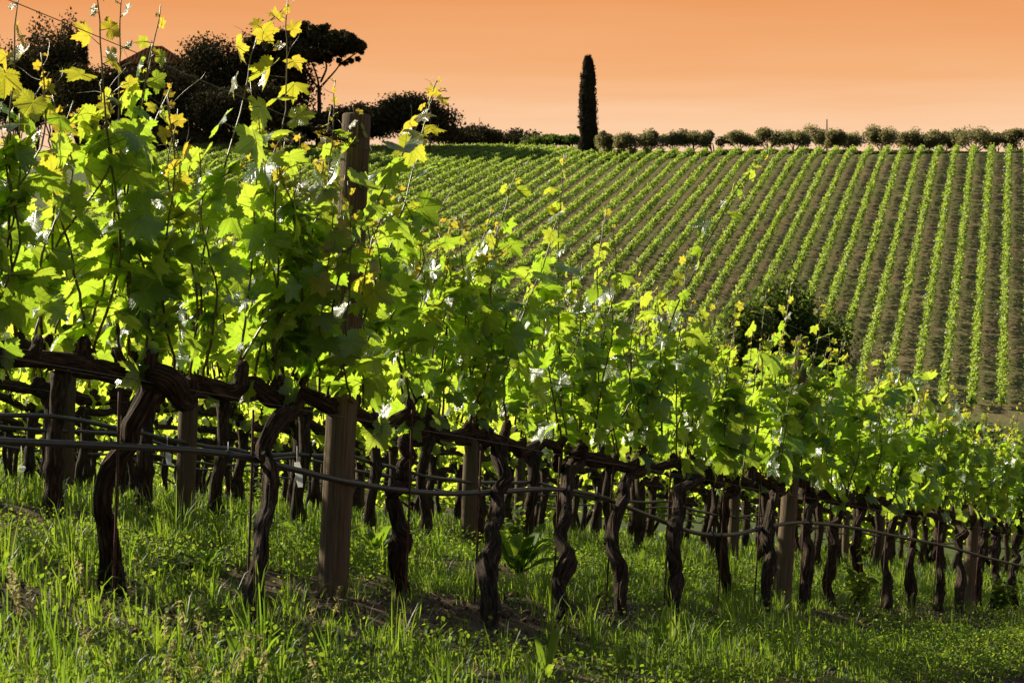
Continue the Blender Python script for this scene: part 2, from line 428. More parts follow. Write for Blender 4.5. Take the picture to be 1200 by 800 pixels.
def ground_mat():
    m, t, out = mat('soil_and_turf')
    g = nn(t, 'ShaderNodeTexCoord').outputs['Object']
    s = nn(t, 'ShaderNodeSeparateXYZ'); t.links.new(attr(t, 'var').outputs['Vector'], s.inputs[0])
    turf, far, verge = s.outputs[0], s.outputs[1], s.outputs[2]
    # near: brown crumbly soil with thin turf
    n1 = noise(t, g, 9, 6, 0.65); n2 = noise(t, g, 60, 4, 0.6)
    soil = ramp(t, n1, [(0.3, (0.045, 0.028, 0.016)), (0.5, (0.10, 0.066, 0.038)), (0.7, (0.17, 0.115, 0.07))])
    soil = mixc(t, math_(t, 'MULTIPLY', n2, 0.5), soil, (0.06, 0.04, 0.022))
    tn = ramp(t, noise(t, g, 4, 5, 0.6), [(0.35, (0.03, 0.05, 0.012)), (0.65, (0.06, 0.085, 0.02))])
    near = mixc(t, turf, soil, tn)
    # far: dry tilled soil with straw coloured and green weeds
    f1 = noise(t, g, 0.11, 5, 0.6); f2 = noise(t, g, 1.1, 7, 0.75, (1, .55, 1))
    fs = ramp(t, f2, [(0.30, (0.120, 0.088, 0.045)), (0.5, (0.165, 0.124, 0.056)), (0.70, (0.235, 0.180, 0.082))])
    fs = mixc(t, math_(t, 'MULTIPLY', math_(t, 'GREATER_THAN', math_(t, 'ADD', math_(t, 'MULTIPLY', f1, 0.6), math_(t, 'MULTIPLY', f2, 0.5)), 0.53), 0.6), fs, (0.115, 0.125, 0.035))
    fg = ramp(t, f2, [(0.35, (0.05, 0.080, 0.018)), (0.65, (0.10, 0.125, 0.035))])
    farc = mixc(t, verge, fs, fg)
    col = mixc(t, far, near, farc)
    hh = math_(t, 'MULTIPLY', math_(t, 'ADD', n1, math_(t, 'MULTIPLY', n2, 0.4)), math_(t, 'SUBTRACT', 1.0, far))
    t.links.new(principled(t, col, 0.95, 0.1, bump(t, hh, 0.8, 0.05)), out.inputs[0]); return m
M['ground'] = ground_mat()

# ------------------------------------------------------------------ ground sheet
def build_ground():
    a = np.linspace(-1, 1, 420)
    kx = math.asinh(3000 / 4.0)
    xs = 4.0 * np.sinh(a * kx) + 0.5; ys = 4.0 * np.sinh(a * kx) + 9.5
    # extra lines where the far hill is seen
    xs = np.unique(np.concatenate([xs, np.arange(-120, 121, 4.0)])); ys = np.unique(np.concatenate([ys, np.arange(100, 400, 3.0)]))
    X, Y = np.meshgrid(xs, ys); Z = H(X, Y)
    nx, ny = len(xs), len(ys)
    i, j = np.meshgrid(np.arange(nx - 1), np.arange(ny - 1))
    q = (j * nx + i).ravel()
    T = np.concatenate([np.stack([q, q + 1, q + nx + 1], 1), np.stack([q, q + nx + 1, q + nx], 1)])
    s = (X - A[0]) * E[0] + (Y - A[1]) * E[1]; p = (X - A[0]) * N[0] + (Y - A[1]) * N[1]
    turf = sstep(vnoise(X * 1.3, Y * 1.3, 9) + 0.35 * vnoise(X * 4, Y * 4, 10), 0.45, 0.9)
    turf = turf * (1 - 0.9 * sstep(p, 1.65, 2.0) * (1 - sstep(p, 3.6, 4.2))) * (1 - 0.8 * np.exp(-((p - 0.25) / 0.3) ** 2))
    far = sstep(Y, 70, 120)
    u = X * HU[0] + Y * HU[1]
    v_ = X * HV[0] + Y * HV[1]
    verge = np.maximum(np.maximum(1 - sstep(u, 172, 176), sstep(u, 303, 306)), 1 - sstep(v_, -129, -125))
    mb = MB(); mb.add(np.stack([X, Y, Z], -1).reshape(-1, 3), T, None, np.stack([turf, far, verge], -1).reshape(-1, 3))
    tag(mb.build('ground', M['ground']), kind='structure')
build_ground()

# ------------------------------------------------------------------ foliage primitives
KEY = np.array([(0, 1.0), (8, .90), (20, .73), (31, .60), (42, .74), (54, .92), (64, .80), (76, .63), (86, .55), (100, .66), (114, .75), (128, .65), (145, .57), (160, .46), (170, .28), (180, .06)], float)
def leaf_template(n_out, teeth, droop, fold, wave, ph, asym=0.0):
    th = np.linspace(-180, 180, n_out, endpoint=False) + 180.0 / n_out * 0
    r = np.interp(np.abs(th), KEY[:, 0], KEY[:, 1])
    if teeth: r = r * (1 + teeth * np.where(np.arange(n_out) % 2 == 0, 1, -1) * (np.abs(th) < 165))
    r = r * (1 + asym * np.sin(np.radians(th)) + 0.05 * np.sin(np.radians(th) * 3 + ph))
    a = np.radians(th)
    def shape(rr, aa):
        x = rr * np.sin(aa); y = rr * np.cos(aa)
        z = -droop * (rr ** 2) + fold * np.abs(x) + wave * rr ** 2 * np.sin(5 * aa + ph) - 0.25 * droop * np.maximum(y, 0) ** 2
        return np.stack([x, y, z], -1)
    outer = shape(r, a)
    if n_out < 24:
        V = np.vstack([[[0, 0, 0]], outer]); q = np.arange(n_out)
        T = np.stack([np.zeros(n_out, int), 1 + (q + 1) % n_out, 1 + q], 1)
        return V, T
    inner = shape(r[::2] * 0.52, a[::2]); m = n_out // 2
    V = np.vstack([[[0, 0, 0.0]], inner, outer]); q = np.arange(m); q2 = (q + 1) % m
    o0 = 1 + m + 2 * q; o1 = o0 + 1; o2 = 1 + m + (2 * q + 2) % n_out
    T = np.concatenate([np.stack([0 * q, 1 + q2, 1 + q], 1), np.stack([1 + q, o1, o0], 1), np.stack([1 + q, 1 + q2, o1], 1), np.stack([1 + q2, o2, o1], 1)])
    return V, T
_tr = np.random.default_rng(3)
LEAF_HI = [leaf_template(60, 0.075, _tr.uniform(-.05, .42), _tr.uniform(-.30, .45), _tr.uniform(.03, .14), _tr.uniform(0, 6), _tr.uniform(-.09, .09)) for _ in range(12)]
LEAF_LO = [leaf_template(18, 0.07, _tr.uniform(0.05, .3), _tr.uniform(-.2, .25), 0.08, _tr.uniform(0, 6)) for _ in range(5)]

def add_leaves(mb, tpls, P, nrm, tip, size, var, rng):
    """P base points, nrm blade normals, tip tip directions"""
    P = np.asarray(P); k = len(P)
    nrm = unit(nrm); tip = tip - nrm * np.sum(tip * nrm, 1, keepdims=True); tip = unit(tip); sx = np.cross(tip, nrm)
    R = np.stack([sx, tip, nrm], -1)
    which = rng.integers(0, len(tpls), k)
    for w, (V, T) in enumerate(tpls):
        id = np.where(which == w)[0]
        if len(id) == 0: continue
        sc = size[id][:, None, None] * np.ones((1, 1, 3))
        W_ = np.einsum('kij,nj->kni', R[id], V) * sc + P[id][:, None]
        T_ = (T[None] + (np.arange(len(id)) * len(V))[:, None, None]).reshape(-1, 3)
        mb.add(W_.reshape(-1, 3), T_, np.tile(V, (len(id), 1)) + np.repeat(rng.uniform(0, 0.001, (len(id), 1)), len(V), 0), np.repeat(var[id], len(V), 0))

def clump_faces(mb, C, size, rng, var=None, spread=None, updir=0.0, elong=1.0):
    """one small bent leaf-spray (two triangles) at every point of C"""
    k = len(C)
    n = unit(rng.normal(size=(k, 3)) + np.array([0, 0, updir])); t = unit(np.cross(n, rng.normal(size=(k, 3)))); s = np.cross(n, t)
    sz = (np.broadcast_to(size, (k,)) * rng.uniform(.6, 1.35, k))[:, None]
    a = C - t * sz * elong; b = C + s * sz * .55 + n * sz * .15; c = C + t * sz * elong; d = C - s * sz * .55 + n * sz * .15
    V = np.stack([a, b, c, d], 1).reshape(-1, 3); q = np.arange(k) * 4
    T = np.concatenate([np.stack([q, q + 1, q + 2], 1), np.stack([q, q + 2, q + 3], 1)])
    if var is None: var = np.stack([rng.random(k), np.zeros(k), np.zeros(k)], 1)
    mb.add(V, T, None, np.repeat(var, 4, 0))

# ------------------------------------------------------------------ grapevines
E3 = np.array([E[0], E[1], G_S]); N3 = np.array([N[0], N[1], 0.0]); UP = np.array([0, 0, 1.0])
def grow_shoot(start, ctrl, rng, shoots, leaf, hi=True, base_r=0.0048, node=0.068, lsize=0.088, side=0.45, tendril=True, taper=0.42, gold=0.0):
    """leafy shoot along a path; collects stems into shoots and leaf parameters into the list leaf"""
    P = spline([start] + list(ctrl), 22)
    L = np.concatenate([[0], np.cumsum(np.linalg.norm(np.diff(P, axis=0), axis=1))]); tot = L[-1]
    f = L / tot
    rad = base_r * (1 - 0.72 * f) + 0.0008
    colv = np.stack([np.clip(1 - f * 3, 0, 1), np.clip((f - 0.45) * 1.6, 0, 1), 0 * f], 1)
    segs = 5 if hi else 3
    if not hi: rad = rad * 1.25
    Pn = P + rng.normal(0, 0.004, P.shape) * (np.arange(len(P)) % 2)[:, None]
    tube(shoots, Pn, rad, segs, col=np.vstack([np.repeat(colv, segs, 0), colv[:1], colv[-1:]]))
    s = 0.05 + rng.uniform(0, 0.05); az = rng.uniform(0, 2 * pi); i = 0
    pet0, pet1 = [], []
    while s < tot:
        ff = s / tot
        pos = np.array([np.interp(s, L, P[:, c]) for c in range(3)])
        rem = tot - s
        grow = min(1.0, 0.15 + rem / taper)                     # young leaves near the tip are small
        th = az + i * pi + rng.normal(0, 0.55)
        o = np.array([cos(th), sin(th), 0.0])
        for extra in range(2):
            if extra and rng.random() > side * (1.15 - ff): break
            oo = o if not extra else unit(np.array([rng.normal(), rng.normal(), 0]))
            sz = lsize * grow * (rng.uniform(.45, .8) if rng.random() < .35 else rng.uniform(.75, 1.2)) * (0.72 if extra else 1.0) * (0.8 + 0.2 * min(1, ff * 4))
            pl = sz * rng.uniform(.65, 1.05)
            pe = pos + unit(oo + UP * rng.uniform(0.1, 0.9) + E3 * rng.normal(0, .3)) * pl
            nrm = unit(oo * rng.uniform(.3, 1.0) + UP * rng.uniform(.1, .9) + rng.normal(0, .48, 3))
            if rng.random() < .68: nrm = unit(nrm + SUN * rng.uniform(.35, 1.0))      # blades turn towards the light
            tip = unit(oo * .55 - UP * rng.uniform(.2, 1.1) + rng.normal(0, .4, 3))
            if grow < 0.5:
                nrm = unit(rng.normal(0, 1, 3) + UP * 0.2); tip = unit(oo + UP * rng.uniform(-.4, .9))
            yo = np.clip((0.62 + .4 * gold - grow) / (0.45 + .1 * gold), 0, 1) * (0.95 - .25 * gold)  # gold spreads the yellow tone further down, widening the painted filter cast
            leaf.append((pe, nrm, tip, sz, rng.random() ** 1.3, yo))
            pet0.append(pos); pet1.append(pe)
        s += node * rng.uniform(.8, 1.2) * (0.6 + 0.4 * grow); i += 1
    if pet0:
        pc = np.tile([0.35, 0.4, 0], (len(pet0), 1))
        prisms(shoots, pet0, pet1, 0.0018 if hi else 0.0026, 0.0013 if hi else 0.002, 3, pc)
    if tendril:
        for q in range(rng.integers(1, 4)):
            k0 = int(len(P) * rng.uniform(.7, 1.0)) - 1; d = unit(np.array([rng.normal(), rng.normal(), rng.uniform(0, 1.2)]))
            ln = rng.uniform(.08, .2); tt = np.linspace(0, 1, 12)[:, None]
            sd = unit(np.cross(d, rng.normal(size=3)))
            C = P[k0] + d * tt * ln + sd * (0.4 * ln * tt ** 2) + np.concatenate([np.cos(tt * 9), np.sin(tt * 9), tt * 0], 1) * tt ** 3 * .012
            tube(shoots, C, np.linspace(.0014, .0006, 12), 3, col=np.array([0.2, .8, 0]))
    return P

def flush_leaves(leaf, tpls, rng, warm_cast=0.0):
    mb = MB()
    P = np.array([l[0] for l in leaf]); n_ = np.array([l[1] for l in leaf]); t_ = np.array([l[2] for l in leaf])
    sz = np.array([l[3] for l in leaf]); var = np.array([[l[4], l[5], warm_cast] for l in leaf])
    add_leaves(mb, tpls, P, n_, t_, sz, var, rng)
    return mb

def gnarl(P, rng, amp):
    n = len(P); k = max(5, n // 9)
    c = rng.normal(0, amp, (k, 3)); c[0] = 0; c[-1] = 0
    return P + spline(c, n)

def make_vine(name, base, trunk_pts, trunk_r, arm_end, rng, label, group, hi, heroes=(), n_shoot=12, height=1.0, dens=1.0, warm_cast=0.0):
    root = empty(name, base, label, 'grapevine', group)
    # trunk
    tb = MB(); segs = 44 if hi else 12; nr = 110 if hi else 24
    P = gnarl(spline(trunk_pts, nr), rng, 0.012); f = np.linspace(0, 1, nr)
    prof = 1.0 + 0.40 * np.exp(-((f - rng.uniform(.10, .3)) / .08) ** 2) + 0.55 * np.exp(-((f - 1.0) / .10) ** 2)
    for _ in range(rng.integers(2, 5)): prof = prof + rng.uniform(-.14, .38) * np.exp(-((f - rng.uniform(.05, .95)) / rng.uniform(.025, .07)) ** 2)
    tube(tb, P, trunk_r * prof, segs, ridges=0.24 if hi else 0.2, seed=int(rng.integers(1e6)), nridge=6, twist=2.2)
    o_tr = tb.build('trunk', M['bark'], root, base)
    # cordon arm from the trunk head along the wire, with spurs
    cb = MB(); top = P[-1]
    nc = 90 if hi else 20
    mid = (top + arm_end) / 2 + np.array([0, 0, rng.uniform(-.01, .03)])
    back = top - (arm_end - top) * rng.uniform(.05, .18) + UP * 0.02
    C = gnarl(spline([back, top + UP * .03, mid, arm_end], nc), rng, 0.026)
    cf = np.linspace(0, 1, nc)
    cr_ = trunk_r * (0.95 - 0.16 * cf) * (.85 + .55 * vnoise(cf * 9, cf * 0 + rng.uniform(0, 99), 4))
    tube(cb, C, cr_, 32 if hi else 9, ridges=0.34 if hi else 0.22, seed=int(rng.integers(1e6)), nridge=5, twist=3)
    sh = MB(); leaf = []
    nsp = 6 if hi else 4
    spurs = []
    for q in range(nsp):
        i = int((q + .5 + rng.uniform(-.3, .3)) / nsp * (nc - 1)); c = C[i]
        d = unit(UP + rng.normal(0, .28, 3)); ln = rng.uniform(.05, .12)
        S = np.array([c, c + d * ln * .5 + rng.normal(0, .006, 3), c + d * ln])
        tube(cb, spline(S, 7), np.array([.026, .030, .027, .030, .026, .028, .014]) * (trunk_r / .036), 12, ridges=.35, seed=int(rng.integers(1e6)))
        spurs.append(S[-1])
    o_c = cb.build('cordon', M['bark'], root, base)
    for q in range(n_shoot):
        st = spurs[q % nsp] + rng.normal(0, .015, 3)
        ln = height * rng.uniform(.72, 1.08) * (1.22 if rng.random() < .12 else 1)
        lean = E3 * rng.normal(0.05, .20) + N3 * rng.normal(0, .055)
        end = st + UP * ln + lean * ln
        m1 = st + (end - st) * .33 + N3 * rng.normal(0, .045) + E3 * rng.normal(0, .05)
        m2 = st + (end - st) * .68 + N3 * rng.normal(0, .045) + E3 * rng.normal(0, .05)
        if rng.random() < .25: end = end + (E3 * rng.normal(0, .2) + N3 * rng.normal(0, .12)) - UP * .08
        grow_shoot(st, [m1, m2, end], rng, sh, leaf, hi, lsize=0.096 if hi else 0.105, node=0.064 / dens, side=.42 * dens, taper=rng.uniform(.4, .6))
    # a few leaves hanging round the cordon
    for q in range(int(10 * dens)):
        c = C[rng.integers(nc)]; oo = unit(N3 * rng.normal() + E3 * rng.normal() * .6); pos = c + oo * rng.uniform(.03, .10) + UP * rng.uniform(-.02, .14)
        leaf.append((pos, unit(oo + UP * rng.uniform(0, .7) + rng.normal(0, .3, 3)), unit(-UP + rng.normal(0, .5, 3)), rng.uniform(.05, .105), rng.random(), 0.0))
    if name and label.startswith('grapevine with a kinked'):
        for x_, y_ in ((390, 190), (412, 215), (396, 243), (420, 262), (392, 285), (408, 312), (424, 345)):
            q_ = px_row(x_ + rng.normal(0, 3), y_, .17 + rng.uniform(0, .08)); leaf.append((q_, unit(N3 * rng.uniform(-.2, .9) + UP * rng.uniform(.1, .8) + rng.normal(0, .4, 3)), unit(-UP + rng.normal(0, .5, 3)), rng.uniform(.07, .115), rng.random(), 0.05))
    for hp in heroes:
        hp, thin = hp
        if thin: grow_shoot(hp[0], hp[1:], rng, sh, leaf, hi, base_r=.0058, node=0.125, side=.05, lsize=0.075, taper=1.3, gold=.3)
        else: grow_shoot(hp[0], hp[1:], rng, sh, leaf, hi, base_r=.0048, node=0.075, side=.22, lsize=0.118, taper=.70, gold=warm_cast)
    o_s = sh.build('shoots', M['shoot'], root, base)
    o_f = flush_leaves(leaf, LEAF_HI if hi else LEAF_LO, rng, warm_cast).build('foliage', M['vine_leaf'] if hi else M['back_leaf'], root, base)
    return root

# the nearest row: trunk paths read along the row, root flare first
row1 = [  # (trunk width px, [(x, y) ...])
    (36, [(-150, 690), (-148, 560), (-120, 430)]),
    (36, [(-62, 690), (-66, 600), (-50, 520), (-30, 420)]),
    (36, [(138, 692), (126, 600), (148, 515), (182, 448)]),
    (31, [(295, 738), (300, 662), (318, 570), (316, 500), (345, 474)]),
    (26, [(481, 698), (463, 610), (474, 545), (492, 500)]),
    (25, [(569, 736), (574, 650), (583, 590), (585, 522)]),
    (22, [(654, 727), (660, 640), (664, 575), (678, 540)]),
    (21, [(728, 722), (722, 625), (731, 570), (748, 548)]),
    (19, [(793, 726), (791, 630), (799, 575), (818, 556)]),
    (18, [(854, 704), (846, 640), (848, 600), (856, 565)]),
    (18, [(896, 716), (899, 640), (904, 590), (916, 570)]),
    (17, [(941, 714), (947, 650), (944, 610), (950, 580)]),
    (15, [(974, 712), (972, 660), (978, 620), (984, 588)]),
    (15, [(1012, 712), (1004, 660), (1003, 620), (1010, 592)]),
    (14, [(1038, 716), (1040, 670), (1044, 630), (1048, 600)]),
    (14, [(1070, 716), (1066, 670), (1069, 640), (1072, 604)]),
    (14, [(1102, 718), (1101, 670), (1098, 640), (1102, 608)]),
    (13, [(1124, 716), (1125, 670), (1124, 640), (1128, 612)]),
    (13, [(1147, 714), (1145, 670), (1149, 640), (1152, 614)]),
    (12, [(1163, 716), (1168, 680), (1165, 650), (1170, 616)]),
    (12, [(1190, 718), (1186, 680), (1190, 650), (1194, 618)]),
    (12, [(1212, 718), (1214, 680), (1212, 650), (1216, 620)]),
    (12, [(1236, 720), (1234, 680), (1237, 650), (1240, 624)]),
]
NAMES1 = [None, 'grapevine entering from the left edge of the picture, only its arm and leaves in view',
 'grapevine with a thick S-bent dark trunk, leftmost whole trunk of the nearest row',
 'grapevine with a kinked knobbly trunk just left of the tall nearest post',
 'grapevine with a swollen foot just right of the tall nearest post',
 'grapevine with a straight trunk behind a long rusty stake, second right of the tall post',
 'grapevine with a slim upright trunk, third right of the tall nearest post',
 'grapevine with a bowed trunk, fourth right of the tall nearest post',
 'grapevine with a straight dark trunk, fifth right of the tall nearest post',
 'grapevine whose trunk foot swings right, second left of the middle post',
 'grapevine standing tight against the left side of the middle post',
 'grapevine with a twisted trunk just right of the middle post',
 'grapevine second right of the middle post in the nearest row',
 'grapevine third right of the middle post, its foot swinging right',
 'grapevine fourth right of the middle post in the nearest row',
 'grapevine fifth right of the middle post in the nearest row',
 'grapevine second left of the small right-hand post',
 'grapevine tight against the left side of the small right-hand post',
 'grapevine just right of the small right-hand post',
 'grapevine second right of the small right-hand post',
 'grapevine at the right edge of the picture in the nearest row', None, None]
def ground_hit(px, py):
    a = (px - 600) / F; b = (HOR - py) / F
    d = np.linspace(3, 60, 4000); z = near_slope(a * d, d)
    i = np.argmax(b * d < z); return np.array([a * d[i], d[i], z[i]])
heroes_px = [  # shoots that stand clear of the mass: (cordon x, p, [(x, y) ...])
    (15, 0.05, [(14, 300), (12, 160), (22, -20)]),
    (45, -0.05, [(60, 300), (62, 180), (48, 95)]),
    (100, 0.10, [(140, 300), (125, 150), (112, -30)]),
    (150, 0.02, [(150, 280), (140, 120), (142, -12)]),
    (195, 0.12, [(190, 330), (205, 200), (195, 115)]),
    (240, 0.05, [(238, 300), (285, 120), (300, 45), (335, 8)]),
    (330, 0.06, [(322, 250), (335, 110), (336, 0)]),
    (300, -0.04, [(322, 330), (372, 210), (388, 125)]),
    (372, 0.16, [(395, 330), (440, 240), (488, 150), (512, 95)]),
    (398, 0.22, [(402, 420), (412, 320), (408, 215)]),
    (850, 0.05, [(848, 470), (858, 400), (864, 338)]),
    (915, -0.03, [(912, 470), (918, 400), (928, 330)]),
    (970, 0.05, [(968, 520), (978, 450), (988, 392)]),
    (1010, 0.02, [(1015, 540), (1022, 480), (1030, 420)]),
    (1050, 0.05, [(1055, 560), (1062, 490), (1060, 440)]),
    (480, 0.0, [(480, 420), (495, 340), (490, 262)]),
    (590, 0.04, [(596, 420), (640, 300), (660, 232)]),
    (700, 0.05, [(702, 420), (722, 330), (718, 262)]),
    (362, 0.18, [(374, 400), (386, 300), (392, 235)]),
    (412, 0.20, [(424, 410), (428, 320), (452, 235)]),
    (903, 0.16, [(915, 540), (925, 470), (930, 425)]),
    (400, 0.02, [(430, 360), (470, 250), (505, 120), (523, 105)]),
    (540, 0.0, [(572, 350), (590, 250), (612, 185)]),
    (655, 0.05, [(655, 380), (655, 260), (662, 178)]),
    (770, 0.081, [(780, 400), (822, 300), (868, 215), (908, 178)]),
    (735, 0.07, [(738, 430), (744, 360), (748, 300)]),
    (790, 0.07, [(792, 430), (800, 360), (806, 292)]),
    (870, 0.0, [(880, 480), (890, 410), (898, 340)]),
    (935, 0.1, [(940, 480), (958, 400), (960, 345)]),
    (905, 0.14, [(955, 545), (1020, 480), (1095, 438)]),
    (1085, 0.0, [(1095, 560), (1108, 490), (1122, 440)]),
    (690, -0.05, [(705, 400), (700, 320), (712, 240)]),
]
vr = np.random.default_rng(21)
tops = []
for w, pts in row1:
    tops.append(px_row(pts[-1][0], pts[-1][1], 0.0))
hero_by = {}
tx = np.array([p[-1][0] for w, p in row1])
for cx, p, pp in heroes_px:
    i = int(np.argmin(np.abs(tx - cx)))
    u = px_u(cx); st = row_pt(u, p * .3, CORD + .05)
    q = [st] + [px_row(x, y, p) for x, y in pp]
    hero_by.setdefault(i, []).append((q, p == 0.081))
for i, (w, pts) in enumerate(row1):
    g = ground_hit(*pts[0]); pb = (g[0] - A[0]) * N[0] + (g[1] - A[1]) * N[1]
    pb = float(np.clip(pb, -.25, .55))
    TP = []
    for k_, (x, y) in enumerate(pts):
        fr = k_ / (len(pts) - 1); TP.append(px_row(x, y, pb * (1 - fr) ** 1.2))
    TP[0][2] = float(H(TP[0][0], TP[0][1])) - 0.06
    base = TP[0] + np.array([0, 0, 0.06])
    r = w / 2 * TP[1][1] / F * .59
    nxt = tops[i + 1] if i + 1 < len(tops) else tops[i] + E3 * .6
    lab = NAMES1[i] or ('grapevine of the nearest row just outside the %s edge of the picture' % ('left' if i == 0 else 'right'))
    hgt = 0.98 if i < 4 else 0.95
    make_vine('grapevine', base, TP, r, nxt + UP * .01, vr, lab, 'vines of the nearest row', True,
              hero_by.get(i, ()), n_shoot=int(np.clip(round(12 * np.linalg.norm(nxt - tops[i]) / .85), 7, 18)), height=hgt, warm_cast=1.0 if i < 5 else 0.15)  # leftmost vines carry most of the orange cast painted into leaf colour

# rows behind: five grown vines, copied along each row
def back_variant(i):
    rg = np.random.default_rng(100 + i)
    TP = [np.array([0, 0, -.06]), np.array([rg.normal(0, .03), rg.normal(0, .03), .25]), np.array([rg.normal(0, .04), rg.normal(0, .04), .5]), np.array([E[0] * .06, E[1] * .06, CORD - .02])]
    return make_vine('grapevine', np.zeros(3), TP, rg.uniform(.030, .042), E3 * .82 + UP * CORD, rg, 'x', 'x', False, n_shoot=11, height=.95, dens=.95)
protos = [back_variant(i) for i in range(5)]
ORD = ['zeroth', 'first', 'second', 'third', 'fourth', 'fifth', 'sixth', 'seventh', 'eighth', 'ninth', 'tenth', 'eleventh', 'twelfth', 'thirteenth', 'fourteenth', 'fifteenth', 'sixteenth', 'seventeenth', 'eighteenth', 'nineteenth']
TENS = {2: 'twent', 3: 'thirt', 4: 'fort', 5: 'fift', 6: 'sixt'}
def ordw(n):
    if n < 20: return ORD[n]
    a, b = divmod(n, 10)
    return TENS[a] + ('ieth' if b == 0 else 'y-' + ORD[b])
br = np.random.default_rng(55)
used = [False] * 5
for k in range(1, 11):
    p = -ROWGAP * k
    u = -3.5 + br.uniform(0, .8)
    end = 26 + k if k < 4 else 24
    while u < end:
        q = row_pt(u, p + br.normal(0, .04)); q[2] = float(H(q[0], q[1]))
        px = 600 + q[0] / q[1] * F if q[1] > 1 else -9999
        if -420 < px < 1290:
            j = int(br.integers(5))
            lab = 'grapevine of the %s row back, seen behind the nearest row' % ordw(k + 1)
            grp = 'vines of the %s row back' % ordw(k + 1)
            if not used[j]:
                used[j] = True; o = protos[j]; o.location = tuple(q); o['label'] = lab; o['group'] = grp
            else:
                copy_thing(protos[j], q, lab, grp, 0.0, (br.uniform(.93, 1.07), br.uniform(.93, 1.07), br.uniform(.94, 1.05)))
        u += br.uniform(.76, .9)

# ------------------------------------------------------------------ posts, stakes, wires, hoses
def make_post(foot, head, r0, r1, label, seed, square_top=True):
    rg = np.random.default_rng(seed)
    foot = np.asarray(foot, float); head = np.asarray(head, float)
    root = empty('wooden_post', foot, label, 'post', 'wooden trellis posts')
    mb = MB(); n = 34; f = np.linspace(0, 1, n)[:, None]
    P = foot + np.array([0, 0, -.1]) + (head - foot + np.array([0, 0, .1])) * f
    P = np.vstack([P, P[-1] + unit(head - foot) * .006])
    r = np.append((r0 + (r1 - r0) * f[:, 0]) * (1 + .025 * np.sin(f[:, 0] * 9 + rg.uniform(0, 6))), r1 * .93)
    tube(mb, P, r, 26, ridges=.022, seed=seed, nridge=7, twist=.1)
    mb.build('shaft', M['wood'], root, foot)
    for h in (CORD - .02, CORD + .37, CORD + .76, CORD + 1.12):
        c = foot + (head - foot) * (h / (head[2] - foot[2]))
        if c[2] > head[2] - .03: continue
        rr = r0 + (r1 - r0) * h / (head[2] - foot[2])
        d = unit(np.array([-0.35, -0.94, 0]))
        st = MB()                   # wire staple
        for s in (-1, 1):
            a = c + d * (rr - .012) + np.array([0, 0, .012 * s]); prisms(st, [a], [a + d * .022], .002, .002, 4)
        a = c + d * (rr + .009); prisms(st, [a - UP * .013], [a + UP * .013], .002, .002, 4)
        st.build('staple', M['wire'], root, foot)
    return root
def gz(q):
    q = np.array(q, float); q[2] = float(H(q[0], q[1])); return q
PA = gz(px_row(388, 706)); PB = gz(px_row(914, 716)); PC = gz(px_row(1134, 718))
make_post(PA, px_row(418, 136), .066, .062, 'tall weathered post of the nearest row, its sawn top standing above the leaves', 1)
make_post(PB, px_row(940, 396), .066, .045, 'pale wooden post in the middle of the nearest row, its head buried in leaves', 2)
make_post(PC, px_row(1146, 520), .062, .050, 'wooden post of the nearest row near the right edge of the picture', 3)
for k, xs in ((1, [(215, 'between the two leftmost near trunks'), (548, 'pale, right of the swollen-footed vine'), (858, 'seen just left of the middle near post'), (1030, 'between the middle and right near posts')]),
              (2, [(607, 'seen just right of the straight staked vine'), (75, 'seen at the left edge under the leaves'), (990, 'seen right of the middle near post')]),
              (3, [(420, 'seen beside the tall near post'), (700, 'right of the big strap-leaved plant')])):
    for x, wh in xs:
        f = gz(px_row(x, 600, -ROWGAP * k + .02)); make_post(f, f + np.array([.05, .04, 1.45]), .06, .05, 'grey wooden post of the %s row back, %s' % (ordw(k + 1), wh), 10 + x)

stk = MB
def make_stake(foot, head, label):
    root = MB(); foot = np.asarray(foot, float)
    P = spline([foot - UP * .1, (foot + head) / 2 + np.array([.004, 0, 0]), head], 14)
    th = np.tile([.0055, .0048], 7)
    tube(root, P, th, 7)
    o = root.build('metal_stake', M['rust'], None, foot); tag(o, label, 'stake', 'rusty vine stakes'); return o
stake_px = [(2, 134, 455), (3, 291, 480), (4, 477, 480), (5, 558, 520), (6, 690 - 40, 535), (7, 712, 545), (8, 780, 548), (9, 843, 560), (10, 886, 560), (11, 938, 570), (12, 968, 585), (14, 1034, 600), (16, 1095, 605), (18, 1143, 612)]
ST_LAB = {2: 'the S-bent leftmost trunk', 3: 'the kinked trunk left of the tall post', 4: 'the swollen-footed trunk right of the tall post', 5: 'the straight trunk second right of the tall post',
          6: 'the slim trunk third right of the tall post', 7: 'the bowed trunk fourth right of the tall post', 8: 'the straight trunk fifth right of the tall post', 9: 'the trunk second left of the middle post',
          10: 'the trunk touching the middle post', 11: 'the trunk just right of the middle post', 12: 'the second trunk right of the middle post', 14: 'the fourth trunk right of the middle post',
          16: 'the second trunk left of the right-hand post', 18: 'the trunk just right of the right-hand post'}
for i, x, y in stake_px:
    hd = px_row(x + 6, y, .07); ft = gz(px_row(x - 3, 700, .10)); make_stake(ft, hd, 'thin rusty stake beside ' + ST_LAB[i])

